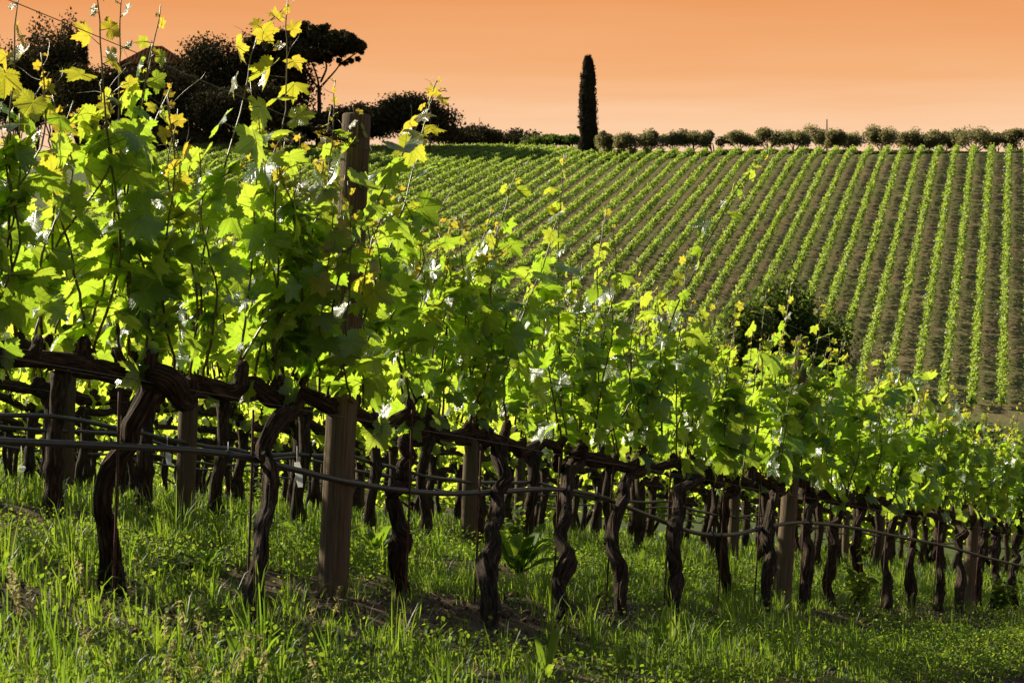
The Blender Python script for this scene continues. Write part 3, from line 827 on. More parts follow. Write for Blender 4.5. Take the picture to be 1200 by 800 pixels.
def row_line(name, p, heights, u0, u1, r, m, label, cat, group, segs=6, n=60, wob=0.0, seed=0, path=None):
    rg = np.random.default_rng(seed)
    if path is None:
        us = np.linspace(u0, u1, n)
        P = np.array([row_pt(u, p, heights) for u in us])
        P[:, 2] += wob * np.abs(np.sin(us * pi / 2.8 + rg.uniform(0, 3))) * -1 + rg.normal(0, wob * .08, n)
    else: P = spline(path, n)
    mb = MB(); tube(mb, P, r, segs); o = mb.build(name, m, None, P[0]); return tag(o, label, cat, group)
wl = ['lowest', 'middle', 'top']
row_line('trellis_wire', .055, CORD - .012, -5, 16, .0017, M['wire'], 'taut wire running under the cordons of the nearest row', 'wire', 'trellis wires', wob=.006)
row_line('trellis_wire', .06, CORD + .37, -5, 16, .0014, M['wire'], 'wire through the lower leaves of the nearest row', 'wire', 'trellis wires', wob=.01)
row_line('trellis_wire', -.06, CORD + .76, -5, 16, .0014, M['wire'], 'wire through the upper leaves of the nearest row', 'wire', 'trellis wires', wob=.01)
row_line('trellis_wire', .065, CORD + 1.13, -5, 16, .0017, M['wire'], 'top wire stretched from the head of the tall post down the nearest row', 'wire', 'trellis wires', wob=.004)
hose_px = [(-200, 505), (-60, 514), (80, 520), (200, 526), (280, 534), (345, 550), (400, 563), (460, 573), (520, 578), (585, 576), (645, 573), (700, 581), (760, 604), (815, 624), (860, 626), (895, 618), (940, 612), (1000, 618), (1060, 630), (1110, 640), (1160, 654), (1220, 668)]
row_line('irrigation_hose', .07, 0, 0, 0, .0125, M['hose'], 'black irrigation hose sagging between the trunks of the nearest row', 'hose', 'irrigation hoses', 10, 240, path=[px_row(x, y, .075) for x, y in hose_px])
for k, wd in ((1, 'second'), (2, 'third'), (3, 'fourth'), (4, 'fifth')):
    row_line('irrigation_hose', -ROWGAP * k + .06, .55, -4, 24, .0125, M['hose'], 'black irrigation hose along the %s row back' % wd, 'hose', 'irrigation hoses', 8, 120, wob=.07, seed=k)
    row_line('trellis_wire', -ROWGAP * k + .05, CORD - .01, -4, 24, .0018, M['wire'], 'cordon wire along the %s row back' % wd, 'wire', 'trellis wires', wob=.01, seed=k)
# black clips holding the near hose to stakes
for x, y, wh in ((268, 533, 'left of the kinked trunk'), (700, 581, 'left of the bowed trunk'), (835, 626, 'left of the foot-swinging trunk'), (886, 620, 'left of the middle post')):
    mb = MB(); c = px_row(x, y, .075); tube(mb, np.array([c - E3 * .018, c - E3 * .012, c + E3 * .012, c + E3 * .018]), [.0155, .0175, .0175, .0155], 10)
    prisms(mb, [c], [c + UP * .05], .004, .003, 5)
    tag(mb.build('hose_clip', M['clip'], None, c), 'small black clip on the near hose, ' + wh, 'clip', 'hose clips')
# white strips tied to vines of the second row
def white_tag(px, py, p, w, h, rot, label):
    c = px_row(px, py, p); mb = MB(); n = 7
    f = np.linspace(0, 1, n); V = []
    for q in f:
        for s in (-1, 1):
            a = rot + .9 * q * s * .3
            V.append(c + np.array([cos(a) * s * w / 2 * (.55 + .45 * sin(q * 2.6 + .4)), sin(a) * s * w / 2, h / 2 - h * q]) + np.array([.15 * h * q, .01 * sin(q * 5), 0]))
    V = np.array(V); T = []
    for i in range(n - 1): T += [[2 * i, 2 * i + 1, 2 * i + 3], [2 * i, 2 * i + 3, 2 * i + 2]]
    V2 = V + np.array([0, .0012, 0]); k = len(V)
    mb.add(np.vstack([V, V2]), np.vstack([T, np.array(T)[:, ::-1] + k]))
    prisms(mb, [c + UP * h / 2], [c + UP * (h / 2 + .1)], .0015, .0015, 4)
    tag(mb.build('plastic_tag', M['white'], None, c), label, 'tag', 'white plastic tags')
white_tag(348, 556, -2.2, .045, .15, .2, 'white plastic strip hanging left of the tall post, behind the near row')
white_tag(196, 537, -2.2, .035, .07, -.2, 'short white plastic tag hanging behind the leftmost near trunk')
white_tag(25, 549, -2.2, .035, .028, .3, 'tiny white plastic tag at the left edge behind the hose')

# ------------------------------------------------------------------ grass, weeds, herbs
def in_view(P, mg=90):
    px = 600 + P[:, 0] / P[:, 1] * F; py = HOR - P[:, 2] / P[:, 1] * F
    return (px > -mg) & (px < 1200 + mg) & (py < 800 + 1.2 * mg)
def scatter(n, u0, u1, p0, p1, rg):
    u = rg.uniform(u0, u1, n); p = rg.uniform(p0, p1, n)
    x = A[0] + u * E[0] + p * N[0]; y = A[1] + u * E[1] + p * N[1]; k = y > 2.5
    P = np.stack([x, y, H(x, y)], 1)[k]; return P, p[k]
def blades(mb, P, ln, wd, rg, young, lean=.75):
    k = len(P); th = rg.uniform(0, 2 * pi, k); o = np.stack([np.cos(th), np.sin(th), 0 * th], 1); s = np.stack([-np.sin(th), np.cos(th), 0 * th], 1)
    b = (rg.random(k) ** 1.3 * lean * 1.6)[:, None]
    L_ = ln[:, None]; w = wd[:, None]
    q1 = P + UP * L_ * .5 + o * b * L_ * .18; q2 = P + UP * L_ * (.85 - .2 * b) + o * b * L_ * .55; q3 = P + UP * L_ * (1 - .5 * b) + o * b * L_ * 1.05
    a0 = rg.uniform(0, 2 * pi, k); sw = unit(s + o * np.cos(a0)[:, None] * .8)
    V = np.stack([P - sw * w * .5, P + sw * w * .5, q1 - sw * w * .5, q1 + sw * w * .5, q2 - sw * w * .32, q2 + sw * w * .32, q3], 1)
    tr = np.array([[0, 1, 3], [0, 3, 2], [2, 3, 5], [2, 5, 4], [4, 5, 6]])
    T = (tr[None] + (np.arange(k) * 7)[:, None, None]).reshape(-1, 3)
    mb.add(V.reshape(-1, 3), T, None, np.repeat(np.stack([rg.random(k), young, 0 * young], 1), 7, 0))
gr = np.random.default_rng(77)
def grass_keep(P, p, rg):
    d = vnoise(P[:, 0] * 1.3, P[:, 1] * 1.3, 9) * .7 + .5 * vnoise(P[:, 0] * 3.5, P[:, 1] * 3.5, 12)
    uu = (P[:, 0] - A[0]) * E[0] + (P[:, 1] - A[1]) * E[1]
    patch = sstep(vnoise(P[:, 0] * 1.6 + 7, P[:, 1] * 1.6, 88), .42, .62) * sstep(p, -.35, 0) * (1 - sstep(p, .8, 1.4)) * (1 - .5 * sstep(uu, 1, 5))
    bare = np.minimum(.95, .6 * np.exp(-((p - .28) / .25) ** 2) + .6 * patch + .93 * sstep(p, 1.65, 2.0))
    return rg.random(len(P)) < np.clip((d - .36) * 2.4, .04, 1) * (1 - bare)
def tufts(mb, P, p, nb, rg, l0, l1, spread, wd):
    # grass grows in tufts: the blades of one tuft share a length and lean outwards from its heart
    k = len(P); cnt = rg.poisson(nb, k) + 2; id = np.repeat(np.arange(k), cnt); m = len(id)
    L_ = (rg.uniform(l0, l1, k) * (.45 + .95 * vnoise(P[:, 0] * 2.2, P[:, 1] * 2.2, 71)))[id] * rg.uniform(.45, 1.1, m)
    th = rg.uniform(0, 2 * pi, m); rr = np.abs(rg.normal(0, spread, m)); o = np.stack([np.cos(th), np.sin(th), 0 * th], 1)
    Q = P[id] + o * rr[:, None]; Q[:, 2] = H(Q[:, 0], Q[:, 1])
    lean = np.clip(rr / spread * .38 + rg.normal(.12, .22, m), 0, 1.35)
    dd = unit(o + rg.normal(0, .35, (m, 3)) * [1, 1, 0]); sd = np.stack([-dd[:, 1], dd[:, 0], 0 * th], 1); a0 = rg.uniform(0, 2 * pi, m); sd = unit(sd + dd * (np.cos(a0) * .9)[:, None])
    ln = L_[:, None]; w = (rg.uniform(.6, 1.3, m) * wd)[:, None]; b = lean[:, None]
    q1 = Q + UP * ln * .45 * (1 - .15 * b) + dd * b * ln * .20; q2 = Q + UP * ln * (.80 - .28 * b) + dd * b * ln * .55; q3 = Q + UP * ln * (1 - .62 * b) + dd * b * ln * .92
    V = np.stack([Q - sd * w * .4, Q + sd * w * .4, q1 - sd * w * .5, q1 + sd * w * .5, q2 - sd * w * .33, q2 + sd * w * .33, q3], 1)
    tr = np.array([[0, 1, 3], [0, 3, 2], [2, 3, 5], [2, 5, 4], [4, 5, 6]]); T = (tr[None] + (np.arange(m) * 7)[:, None, None]).reshape(-1, 3)
    tone = rg.random(k)[id] * .7 + rg.random(m) * .3; yo = np.where(rg.random(m) < .06, rg.uniform(.3, 1, m), 0)
    mb.add(V.reshape(-1, 3), T, None, np.repeat(np.stack([tone, yo, 0 * yo], 1), 7, 0))
mb = MB()
P, p = scatter(19000, -6, 15, -3.2, 2.7, gr); k = in_view(P); P, p = P[k], p[k]; k = grass_keep(P, p, gr); P, p = P[k], p[k]
uu = (P[:, 0] - A[0]) * E[0] + (P[:, 1] - A[1]) * E[1]; k = gr.random(len(P)) > .72 * sstep(uu, 1.5, 4) * sstep(p, .3, .7); P, p = P[k], p[k]
tufts(mb, P, p, 11, gr, .05, .17, .028, .0042)
P, p = scatter(1500, -6, 15, -3.2, 1.6, gr); k = in_view(P); P, p = P[k], p[k]; k = grass_keep(P, p, gr); P, p = P[k], p[k]
tufts(mb, P, p, 14, gr, .16, .30, .04, .0048)
P, p = scatter(120000, -6, 15, -3.2, 2.7, gr); k = in_view(P); P, p = P[k], p[k]; k = grass_keep(P, p, gr); P, p = P[k], p[k]
blades(mb, P, gr.uniform(.015, .06, len(P)), gr.uniform(.002, .005, len(P)), gr, (gr.random(len(P)) < .1) * 1.0)
P, p = scatter(200000, -4, 34, -22, -3.2, gr); k = in_view(P, 40); P = P[k]; k = vnoise(P[:, 0] * .8, P[:, 1] * .8, 14) > gr.random(len(P)) * .75; P = P[k]
blades(mb, P, gr.uniform(.06, .22, len(P)), gr.uniform(.005, .010, len(P)), gr, (gr.random(len(P)) < .05) * 1.0)
P, p = scatter(120000, -2, 60, -60, -22, gr); k = in_view(P, 30) & (P[:, 1] < 75); P = P[k]
blades(mb, P, gr.uniform(.15, .45, len(P)), gr.uniform(.02, .035, len(P)), gr, (gr.random(len(P)) < .05) * 1.0)
P, p = scatter(90000, 34, 60, -22, 6, gr); k = in_view(P, 30) & (P[:, 1] < 75); P = P[k]
blades(mb, P, gr.uniform(.15, .45, len(P)), gr.uniform(.02, .035, len(P)), gr, (gr.random(len(P)) < .05) * 1.0)
P, p = scatter(90000, 15, 34, -3.2, 8, gr); k = in_view(P, 40); P = P[k]
blades(mb, P, gr.uniform(.06, .25, len(P)), gr.uniform(.006, .012, len(P)), gr, (gr.random(len(P)) < .05) * 1.0)
tag(mb.build('grass', M['grass']), kind='stuff')
# low broad-leaved weeds between the blades
mb = MB()
P, p = scatter(330000, -6, 16, -3.0, 2.6, gr); k = in_view(P); P, p = P[k], p[k]
uu = (P[:, 0] - A[0]) * E[0] + (P[:, 1] - A[1]) * E[1]
dn = vnoise(P[:, 0] * 1.1 + 40, P[:, 1] * 1.1, 21) + .75 * sstep(uu, 1, 4.5) * sstep(p, .25, .6)
k = gr.random(len(P)) < np.clip((dn - .35) * 1.6, .02, 1) * (1 - .85 * np.exp(-((p - .28) / .28) ** 2)) * (1 - .93 * sstep(p, 1.7, 2.05)); P = P[k]
P = P + UP * (gr.random(len(P)) ** 1.3 * .12 * (.35 + vnoise(P[:, 0] * 2.4, P[:, 1] * 2.4, 33)))[:, None]
n_ = unit(gr.normal(0, .55, (len(P), 3)) + UP * .8)
WEED = [(np.array([[0, 0, 0], [.35, .35, .06], [.42, .75, 0], [0, 1.15, -.12], [-.42, .75, 0], [-.35, .35, .06], [0, .6, -.03]]), np.array([[0, 1, 6], [1, 2, 6], [2, 3, 6], [3, 4, 6], [4, 5, 6], [5, 0, 6]]))]
add_leaves(mb, WEED, P, n_, gr.normal(0, 1, (len(P), 3)), gr.uniform(.008, .021, len(P)), np.stack([gr.random(len(P)), gr.random(len(P)) ** 4 * .6, 0 * P[:, 0]], 1), gr)
tag(mb.build('weeds', M['weed']), kind='stuff')
# dry litter on the soil: straw, old leaf pieces, crumbs of earth
lm = plain('dry_litter', (0.10, 0.07, 0.035), (0.26, 0.19, 0.10), .9, .1, 0, 40); mb = MB()
P, p = scatter(26000, -6, 16, -2.8, 2.6, gr); k = in_view(P); P, p = P[k], p[k]; k = gr.random(len(P)) < (.25 + .75 * np.exp(-((p - .35) / .5) ** 2) + .6 * sstep(p, 1.6, 2)); P = P[k] + UP * .006
a = gr.uniform(0, 2 * pi, len(P)); d = np.stack([np.cos(a), np.sin(a), gr.normal(.05, .25, len(P))], 1); L_ = gr.uniform(.01, .06, len(P))[:, None]
prisms(mb, P, P + d * L_, .0016, .0010, 3)
P2 = P[:7000] + gr.normal(0, .1, (len(P[:7000]), 3)) * [1, 1, 0]; P2[:, 2] = H(P2[:, 0], P2[:, 1]) + .008; clump_faces(mb, P2, .014, gr, updir=.6, elong=1.1)
tag(mb.build('dry_litter', lm), kind='stuff')
cm = plain('earth_crumbs', (0.05, 0.032, 0.018), (0.13, 0.09, 0.055), .95, .1, 0, 60); mb = MB()
P, p = scatter(9000, -6, 16, -1.2, 2.8, gr); k = in_view(P); P, p = P[k], p[k]; k = gr.random(len(P)) < (.15 + .85 * np.exp(-((p - .35) / .45) ** 2) + .6 * sstep(p, 1.6, 2)); P = P[k]
for Q_, r_ in zip(P, gr.uniform(.006, .030, len(P)) * gr.uniform(.5, 1, len(P))):
    V = unit(np.array([[1, 0, 0], [-1, 0, 0], [0, 1, 0], [0, -1, 0], [0, 0, 1], [0, 0, -1], [.7, .7, .5], [-.7, -.7, .5]]) + gr.normal(0, .2, (8, 3))) * r_ * gr.uniform(.7, 1.2, (8, 1)) + Q_ + UP * r_ * .3
    mb.add(V, [[0, 6, 4], [0, 2, 6], [2, 4, 6], [2, 1, 4], [1, 7, 4], [1, 3, 7], [3, 4, 7], [3, 0, 4], [0, 5, 2], [2, 5, 1], [1, 5, 3], [3, 5, 0]])
tag(mb.build('earth_crumbs', cm), kind='stuff')
# flowering grass stems in the front left corner
mb = MB()
P, p = scatter(6000, -5, 1.5, .75, 1.9, gr); px = 600 + P[:, 0] / P[:, 1] * F
P = P[(px < 420) & (px > -60)]; P = P[gr.random(len(P)) < np.clip(vnoise(P[:, 0] * 2, P[:, 1] * 2, 44) - .3, .02, 1) * .16]
for q in P:
    hgt = gr.uniform(.16, .32); d = unit(gr.normal(0, .16, 3) + UP)
    tube(mb, spline([q, q + d * hgt * .6, q + d * hgt + gr.normal(0, .02, 3)], 6), [.0013, .0012, .0011, .001, .0009, .0007], 3, col=np.array([.6, .75, 0]))
    m_ = 22; ff = gr.uniform(.68, 1.02, m_)[:, None]; S = q + d * hgt * ff + gr.normal(0, .004, (m_, 3))
    clump_faces(mb, S, .006, gr, np.tile([.5, .8, 0], (m_, 1)), elong=1.8)
tag(mb.build('seeding_grass', M['grass']), kind='stuff')

STRAP = leaf_template(24, 0, 0, 0, 0, 0)
def dock(px, py, n, size, upright, label, width=.16, seed=0):
    rg = np.random.default_rng(seed + int(px)); g = ground_hit(px, py); root = MB()
    for q in range(n):
        th = q * 2.4 + rg.normal(0, .3); o = np.array([cos(th), sin(th), 0]); s = np.array([-sin(th), cos(th), 0])
        L_ = size * rng_u(rg, .7, 1.15); up = rng_u(rg, upright - .25, upright + .15); m_ = 9
        f = np.linspace(0, 1, m_)
        mid = g + o * (f * L_ * (1 - up * .75))[:, None] + UP * ((f * up - .35 * (1 - up * .6) * f ** 3) * L_ * 1.0)[:, None]
        w = L_ * width * np.sin(np.clip(f * .97 + .03, 0, 1) * pi) ** .7 + .003
        rip = .12 * np.sin(f * 19 + rg.uniform(0, 6)) * w
        Lf = mid - s * w[:, None] * .5 + UP * (w * .22 + rip)[:, None]; Rt = mid + s * w[:, None] * .5 + UP * (w * .22 - rip)[:, None]
        V = np.stack([Lf, mid, Rt], 1).reshape(-1, 3); T = []
        for i in range(m_ - 1):
            for c in (0, 1): T += [[3 * i + c, 3 * i + c + 1, 3 * i + 4 + c], [3 * i + c, 3 * i + 4 + c, 3 * i + 3 + c]]
        root.add(V, T, None, np.array([rg.random(), .05, 0]))
    o = root.build('broadleaf_plant', M['weed'], None, g); tag(o, label, 'plant', 'broad-leaved plants in the grass')
def rng_u(rg, a, b): return float(rg.uniform(a, b))
dock(606, 676, 22, .46, .66, 'big dark rosette of strap leaves between two near trunks')
dock(292, 806, 5, .23, .78, 'pale upright strap-leaved plant at the bottom left of the picture', .17)
dock(775, 762, 6, .22, .8, 'small upright strap-leaved plant in the grass below the middle of the row', .15)
dock(440, 650, 11, .36, .60, 'broad-leaved plant just right of the foot of the tall post', .14)
dock(345, 640, 10, .34, .6, 'broad-leaved plant just left of the tall post behind the near row', .25)
dock(640, 800, 7, .24, .85, 'strap-leaved plant at the bottom edge in the middle of the picture', .12)
dock(240, 668, 9, .20, .55, 'leafy plant between the two leftmost near trunks', .2)
def bushy(px, py, h, n, label, seed):
    rg = np.random.default_rng(seed); g = ground_hit(px, py); root = empty('leafy_weed', g, label, 'plant', 'tall leafy weeds'); st = MB(); lf = MB()
    for q in range(n):
        d = unit(rg.normal(0, .3, 3) + UP); ln_ = h * rg.uniform(.6, 1.1); S = spline([g + rg.normal(0, .05, 3) * [1, 1, 0], g + d * ln_ * .5, g + d * ln_ + rg.normal(0, .03, 3)], 8)
        tube(st, S, np.linspace(.003, .0012, 8), 4, col=np.array([.3, .5, 0])); m_ = int(10 * ln_ / .35) + 4
        f = rg.uniform(.15, 1, m_); P_ = np.array([[np.interp(a, np.linspace(0, 1, 8), S[:, c]) for c in range(3)] for a in f])
        oo = unit(rg.normal(0, 1, (m_, 3)) * [1, 1, .2]); add_leaves(lf, WEED, P_, unit(oo * .4 + UP + rg.normal(0, .3, (m_, 3))), oo + UP * .4, rg.uniform(.035, .065, m_), np.stack([rg.random(m_), .4 * f, 0 * f], 1), rg)
    st.build('stems', M['shoot'], root, g); lf.build('leaves', M['weed'], root, g)
bushy(1005, 716, .42, 14, 'bright leafy weed clump right of the middle post', 1)
bushy(306, 600, .40, 8, 'leafy weed standing behind the kinked near trunk', 2)
bushy(1172, 716, .34, 10, 'bright leafy weed clump right of the small right-hand post', 3)
bushy(600, 640, .35, 8, 'pale leafy weed behind the big strap-leaved rosette', 4)
for x, y, lb in ((958, 761, 'single red petal lying on the grass right of the middle post'), (1115, 717, 'tiny red petal beside the right-hand post')):
    g = ground_hit(x, y); mb = MB(); add_leaves(mb, WEED, [g + UP * .05], np.array([[.3, -.7, .6]]), np.array([[.8, 0, -.3]]), np.array([.022]), np.zeros((1, 3)), gr); tag(mb.build('red_petal', M['petal'], None, g), lb, 'petal', 'red petals in the grass')

# ------------------------------------------------------------------ far hillside vineyard: one object per planted row
fr = np.random.default_rng(5)
def hill_xy(u, v): return u * HU[0] + v * HV[0], u * HU[1] + v * HV[1]
nrow = 0
for k in range(-3, 50):
    v = -1.6 - 2.5 * k
    u0 = 177 + fr.uniform(-.5, .5); u1 = 301 + 48 * float(1 - sstep(v, -105, -40)) + fr.uniform(-.4, .4)
    if k > 32: u0 = 205
    L_ = u1 - u0; n = int(L_ * 90)
    vc = np.arange(u0, u1, .9); vc = vc + fr.normal(0, .14, len(vc)); vs_ = fr.uniform(.5, 1.3, len(vc)); vs_[fr.random(len(vc)) < .03] = .08
    u = np.clip(vc[fr.choice(len(vc), n, p=vs_ / vs_.sum())] + fr.normal(0, .36, n), u0, u1)      # single vines of unequal vigour
    vig = (.65 + .6 * vnoise(u / 1.1, np.full(n, k * 7.3), 3)) * (.85 + .3 * vnoise(u / 9, np.full(n, k * 1.3), 13))
    hh = fr.random(n) ** .85
    half = .28 * (1 - .5 * hh) * vig
    lat = fr.normal(0, 1, n) * half
    x, y = hill_xy(u, v + lat); z = H(x, y) + .42 + hh * (.52 + .24 * vig)
    mb = MB(); clump_faces(mb, np.stack([x, y, z], 1), .15, fr, np.stack([fr.random(n), (hh > .8) * fr.random(n) * .6, 0 * hh], 1), elong=.9)
    ns = int(L_ * 2.0); us = fr.uniform(u0, u1, ns); x, y = hill_xy(us, v + fr.normal(0, .12, ns)); zz = H(x, y) + .95
    dirs = unit(fr.normal(0, .35, (ns, 3)) + UP); ln_ = fr.uniform(.25, .62, ns)[:, None]
    for f in (.45, .72, 1.0):
        clump_faces(mb, np.stack([x, y, zz], 1) + dirs * ln_ * f, .15 * (1.25 - .5 * f), fr, np.tile([.6, .5 * f, 0], (ns, 1)), elong=1.2)
    x0, y0 = hill_xy(u0, v); base = np.array([x0, y0, float(H(x0, y0))])
    vis = k >= 0
    lab = ('hillside vine row, %s from the right edge of the picture' % ordw(k + 1)) if vis else 'hillside vine row beyond the right edge of the picture'
    root = empty('vine_row', base, lab, 'vine row', 'vine rows on the far hillside')
    mb.build('foliage', M['far_leaf'], root, base)
    tk = MB(); ut = np.arange(u0, u1, .85) + fr.normal(0, .05, len(np.arange(u0, u1, .85))); x, y = hill_xy(ut, v); z = H(x, y)
    P0 = np.stack([x, y, z - .1], 1); prisms(tk, P0, P0 + np.stack([fr.normal(0, .06, len(ut)), fr.normal(0, .06, len(ut)), np.full(len(ut), .75)], 1), .045, .035, 3)
    tag(tk.build('trunks', M['tree_bark'], root, base), kind='stuff')

# ------------------------------------------------------------------ trees
def crown_points(centres, radii, n, rg, flat=1.0, shell=.55):
    c = rg.integers(0, len(centres), n); d = unit(rg.normal(size=(n, 3))); r = (shell + (1 - shell) * rg.random(n)) * (1 + .06 * rg.normal(size=n))
    return centres[c] + d * (radii[c] * r)[:, None] * np.array([1, 1, flat])
def round_tree(name, loc, w, h, trunk_h, m, rg, label, group, n=4200, face=.22, lobes=16, cat='tree', flatbase=.35):
    """tapered trunk with limbs and an uneven crown of leaf sprays; w, h in metres"""
    loc = np.asarray(loc, float); root = empty(name, loc, label, cat, group)
    ch = h - trunk_h; C = []; R = []
    for q in range(lobes):
        d = unit(rg.normal(size=3)); d[2] = abs(d[2]) * 1.0 - flatbase
        rr = rg.uniform(.55, .95); c = np.array([d[0] * w * .36 * rr, d[1] * w * .36 * rr, trunk_h + ch * (.42 + .36 * d[2] * rr)]); C.append(c); R.append(rg.uniform(.16, .27) * (w + ch) / 2)
    C = np.array(C); R = np.array(R); mb = MB()
    P = crown_points(C, R, n, rg, .85, .35); P = P[P[:, 2] > trunk_h * .55]
    for ax in (0, 1):                       # fit the crown to its measured width and height
        lo, hi_ = np.percentile(P[:, ax], [1, 99]); f_ = w / (hi_ - lo); P[:, ax] = (P[:, ax] - (lo + hi_) / 2) * f_; C[:, ax] = (C[:, ax] - (lo + hi_) / 2) * f_
    hi_ = np.percentile(P[:, 2], 99.3); zb = P[:, 2].min(); P[:, 2] = zb + (P[:, 2] - zb) * (h - face * .7 - zb) / (hi_ - zb)
    clump_faces(mb, loc + P, face, rg, elong=1.0)
    mb.build('crown', m, root, loc)
    tb = MB(); tr = max(.06, w * .035)
    tube(tb, loc + spline([[0, 0, -.3], [rg.normal(0, .05) * w, rg.normal(0, .03) * w, trunk_h * .6], [rg.normal(0, .05) * w, 0, trunk_h + ch * .35]], 12), np.linspace(tr * 1.3, tr * .5, 12), 8, ridges=.12, seed=int(rg.integers(1e6)))
    for q in range(min(6, lobes)):
        tube(tb, loc + spline([[0, 0, trunk_h * .7], (C[q] + [0, 0, trunk_h * .8]) / 2, C[q]], 8), np.linspace(tr * .6, tr * .15, 8), 5)
    tb.build('trunk', M['tree_bark'], root, loc)
    return root
def on_hill(px, d):
    x = (px - 600) / F * d; return np.array([x, d, float(H(x, d))])
tr = np.random.default_rng(9)
OL = 'olive trees along the ridge'
ol_spec = [(710, 22, 154), (733, 24, 156), (762, 30, 152), (790, 26, 152), (812, 28, 154), (834, 24, 153), (866, 30, 153), (900, 36, 150), (931, 30, 153), (961, 30, 147), (980, 20, 152), (996, 30, 155),
           (1034, 36, 147), (1066, 30, 152), (1088, 22, 156), (1104, 28, 153), (1141, 40, 149), (1168, 26, 155), (1192, 34, 151), (1226, 38, 150)]
for i, (x, w, top) in enumerate(ol_spec):
    d = 309 + tr.uniform(0, 8); q = on_hill(x, d); zt = (HOR - top) / F * d
    wm = w * tr.uniform(.95, 1.28) * d / F
    round_tree('olive_tree', q, wm, max(2.4, zt - q[2]), .45, M['olive'], tr, 'olive tree on the ridge, %s to the right of the tall cypress' % ordw(i + 1), OL, 4200, .17, int(tr.integers(7, 15)))
# cypress
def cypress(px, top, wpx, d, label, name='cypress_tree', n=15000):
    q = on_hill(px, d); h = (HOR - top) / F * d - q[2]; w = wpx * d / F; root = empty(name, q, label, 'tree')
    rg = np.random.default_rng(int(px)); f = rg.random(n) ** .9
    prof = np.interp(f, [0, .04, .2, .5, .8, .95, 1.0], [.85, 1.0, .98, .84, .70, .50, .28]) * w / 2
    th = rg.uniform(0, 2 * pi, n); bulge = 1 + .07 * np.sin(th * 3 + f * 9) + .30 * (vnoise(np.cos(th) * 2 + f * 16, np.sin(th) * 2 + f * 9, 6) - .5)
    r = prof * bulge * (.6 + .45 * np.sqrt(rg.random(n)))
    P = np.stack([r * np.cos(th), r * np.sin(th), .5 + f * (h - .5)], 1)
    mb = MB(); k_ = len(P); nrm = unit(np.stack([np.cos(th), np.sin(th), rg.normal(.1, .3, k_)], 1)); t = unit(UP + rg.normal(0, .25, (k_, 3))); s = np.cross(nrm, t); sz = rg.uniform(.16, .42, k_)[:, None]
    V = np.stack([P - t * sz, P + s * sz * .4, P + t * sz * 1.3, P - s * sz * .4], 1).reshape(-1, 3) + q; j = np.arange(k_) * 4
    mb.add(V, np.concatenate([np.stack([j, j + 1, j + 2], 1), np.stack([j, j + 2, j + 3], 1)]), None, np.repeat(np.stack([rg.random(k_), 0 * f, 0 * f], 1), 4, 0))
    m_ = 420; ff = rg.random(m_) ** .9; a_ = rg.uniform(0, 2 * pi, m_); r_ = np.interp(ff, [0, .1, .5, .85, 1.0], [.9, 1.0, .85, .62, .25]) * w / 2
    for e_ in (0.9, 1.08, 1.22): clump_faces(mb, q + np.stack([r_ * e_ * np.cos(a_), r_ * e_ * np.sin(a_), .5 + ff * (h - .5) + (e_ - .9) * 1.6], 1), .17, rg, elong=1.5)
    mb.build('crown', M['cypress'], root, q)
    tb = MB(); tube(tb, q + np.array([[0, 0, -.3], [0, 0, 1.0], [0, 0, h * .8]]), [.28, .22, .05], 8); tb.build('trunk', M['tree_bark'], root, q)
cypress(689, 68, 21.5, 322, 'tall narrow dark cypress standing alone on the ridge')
# low trees of the ridge left of the cypress
for x, w, top, d, lb in ((668, 40, 158, 350, 'low olive-grey tree at the left foot of the cypress'), (640, 50, 157, 352, 'low olive-grey tree, second left of the cypress'), (612, 70, 151, 420, 'low dark wide tree on the ridge beyond the vineyard top'),
                         (580, 56, 152, 410, 'dark tree on the ridge left of the low wide one'), (562, 52, 146, 400, 'dark domed tree on the ridge under the thin mast'), (540, 50, 152, 380, 'dark tree on the ridge just right of the big round tree'), (520, 44, 146, 372, 'tree tucked against the right side of the big round tree')):
    q = on_hill(x, d); q[2] = min(q[2], (HOR - 168) / F * d); round_tree('ridge_tree', q, w * d / F, (HOR - top) / F * d - q[2], 1.0, M['bush' if d < 360 else 'dark_tree'], tr, lb, 'low trees on the ridge left of the cypress', 3000, .30, 15)
D = 300
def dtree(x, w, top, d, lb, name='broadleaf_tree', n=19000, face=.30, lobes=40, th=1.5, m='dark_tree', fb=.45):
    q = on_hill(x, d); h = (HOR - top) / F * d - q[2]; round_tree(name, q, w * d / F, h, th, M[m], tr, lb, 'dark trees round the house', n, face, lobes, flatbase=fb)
dtree(486, 92, 112, 345, 'big round dark tree on the ridge behind the long arching shoot', n=15000)
dtree(425, 60, 124, 352, 'dark tree just right of the head of the tall post')
dtree(396, 50, 128, 330, 'low dark tree behind the trunk of the umbrella pine')
dtree(345, 70, 130, 340, 'low dark tree at the foot of the umbrella pine')
dtree(310, 110, 42, 347, 'tall dark tree joined to the left side of the umbrella pine crown', n=22000, lobes=38, th=2)
dtree(248, 90, 47, 343, 'dark broadleaf tree right of the house roof', n=19000, lobes=34)
dtree(190, 96, 79, 323, 'dark bushy tree in front of the house', n=15000)
dtree(255, 80, 105, 317, 'dark bushy tree below the tree right of the house', n=15000)
dtree(305, 70, 100, 317, 'dark bushy tree beneath the tall pine neighbour', n=14000)
dtree(134, 66, 82, 320, 'dark bush left of the house front', n=12000)
dtree(66, 70, 42, 335, 'tall dark tree left of the house', n=17000, lobes=30)
dtree(44, 44, 27, 345, 'loose feathery dark tree at the upper left', n=3600, lobes=20)
dtree(82, 30, 20, 347, 'narrow loose dark tree beside the small cypress', n=2600, lobes=16)
dtree(20, 60, 60, 331, 'dark tree at the left edge of the picture', n=14000)
dtree(-40, 90, 40, 339, 'dark tree just beyond the left edge of the picture', n=14000)
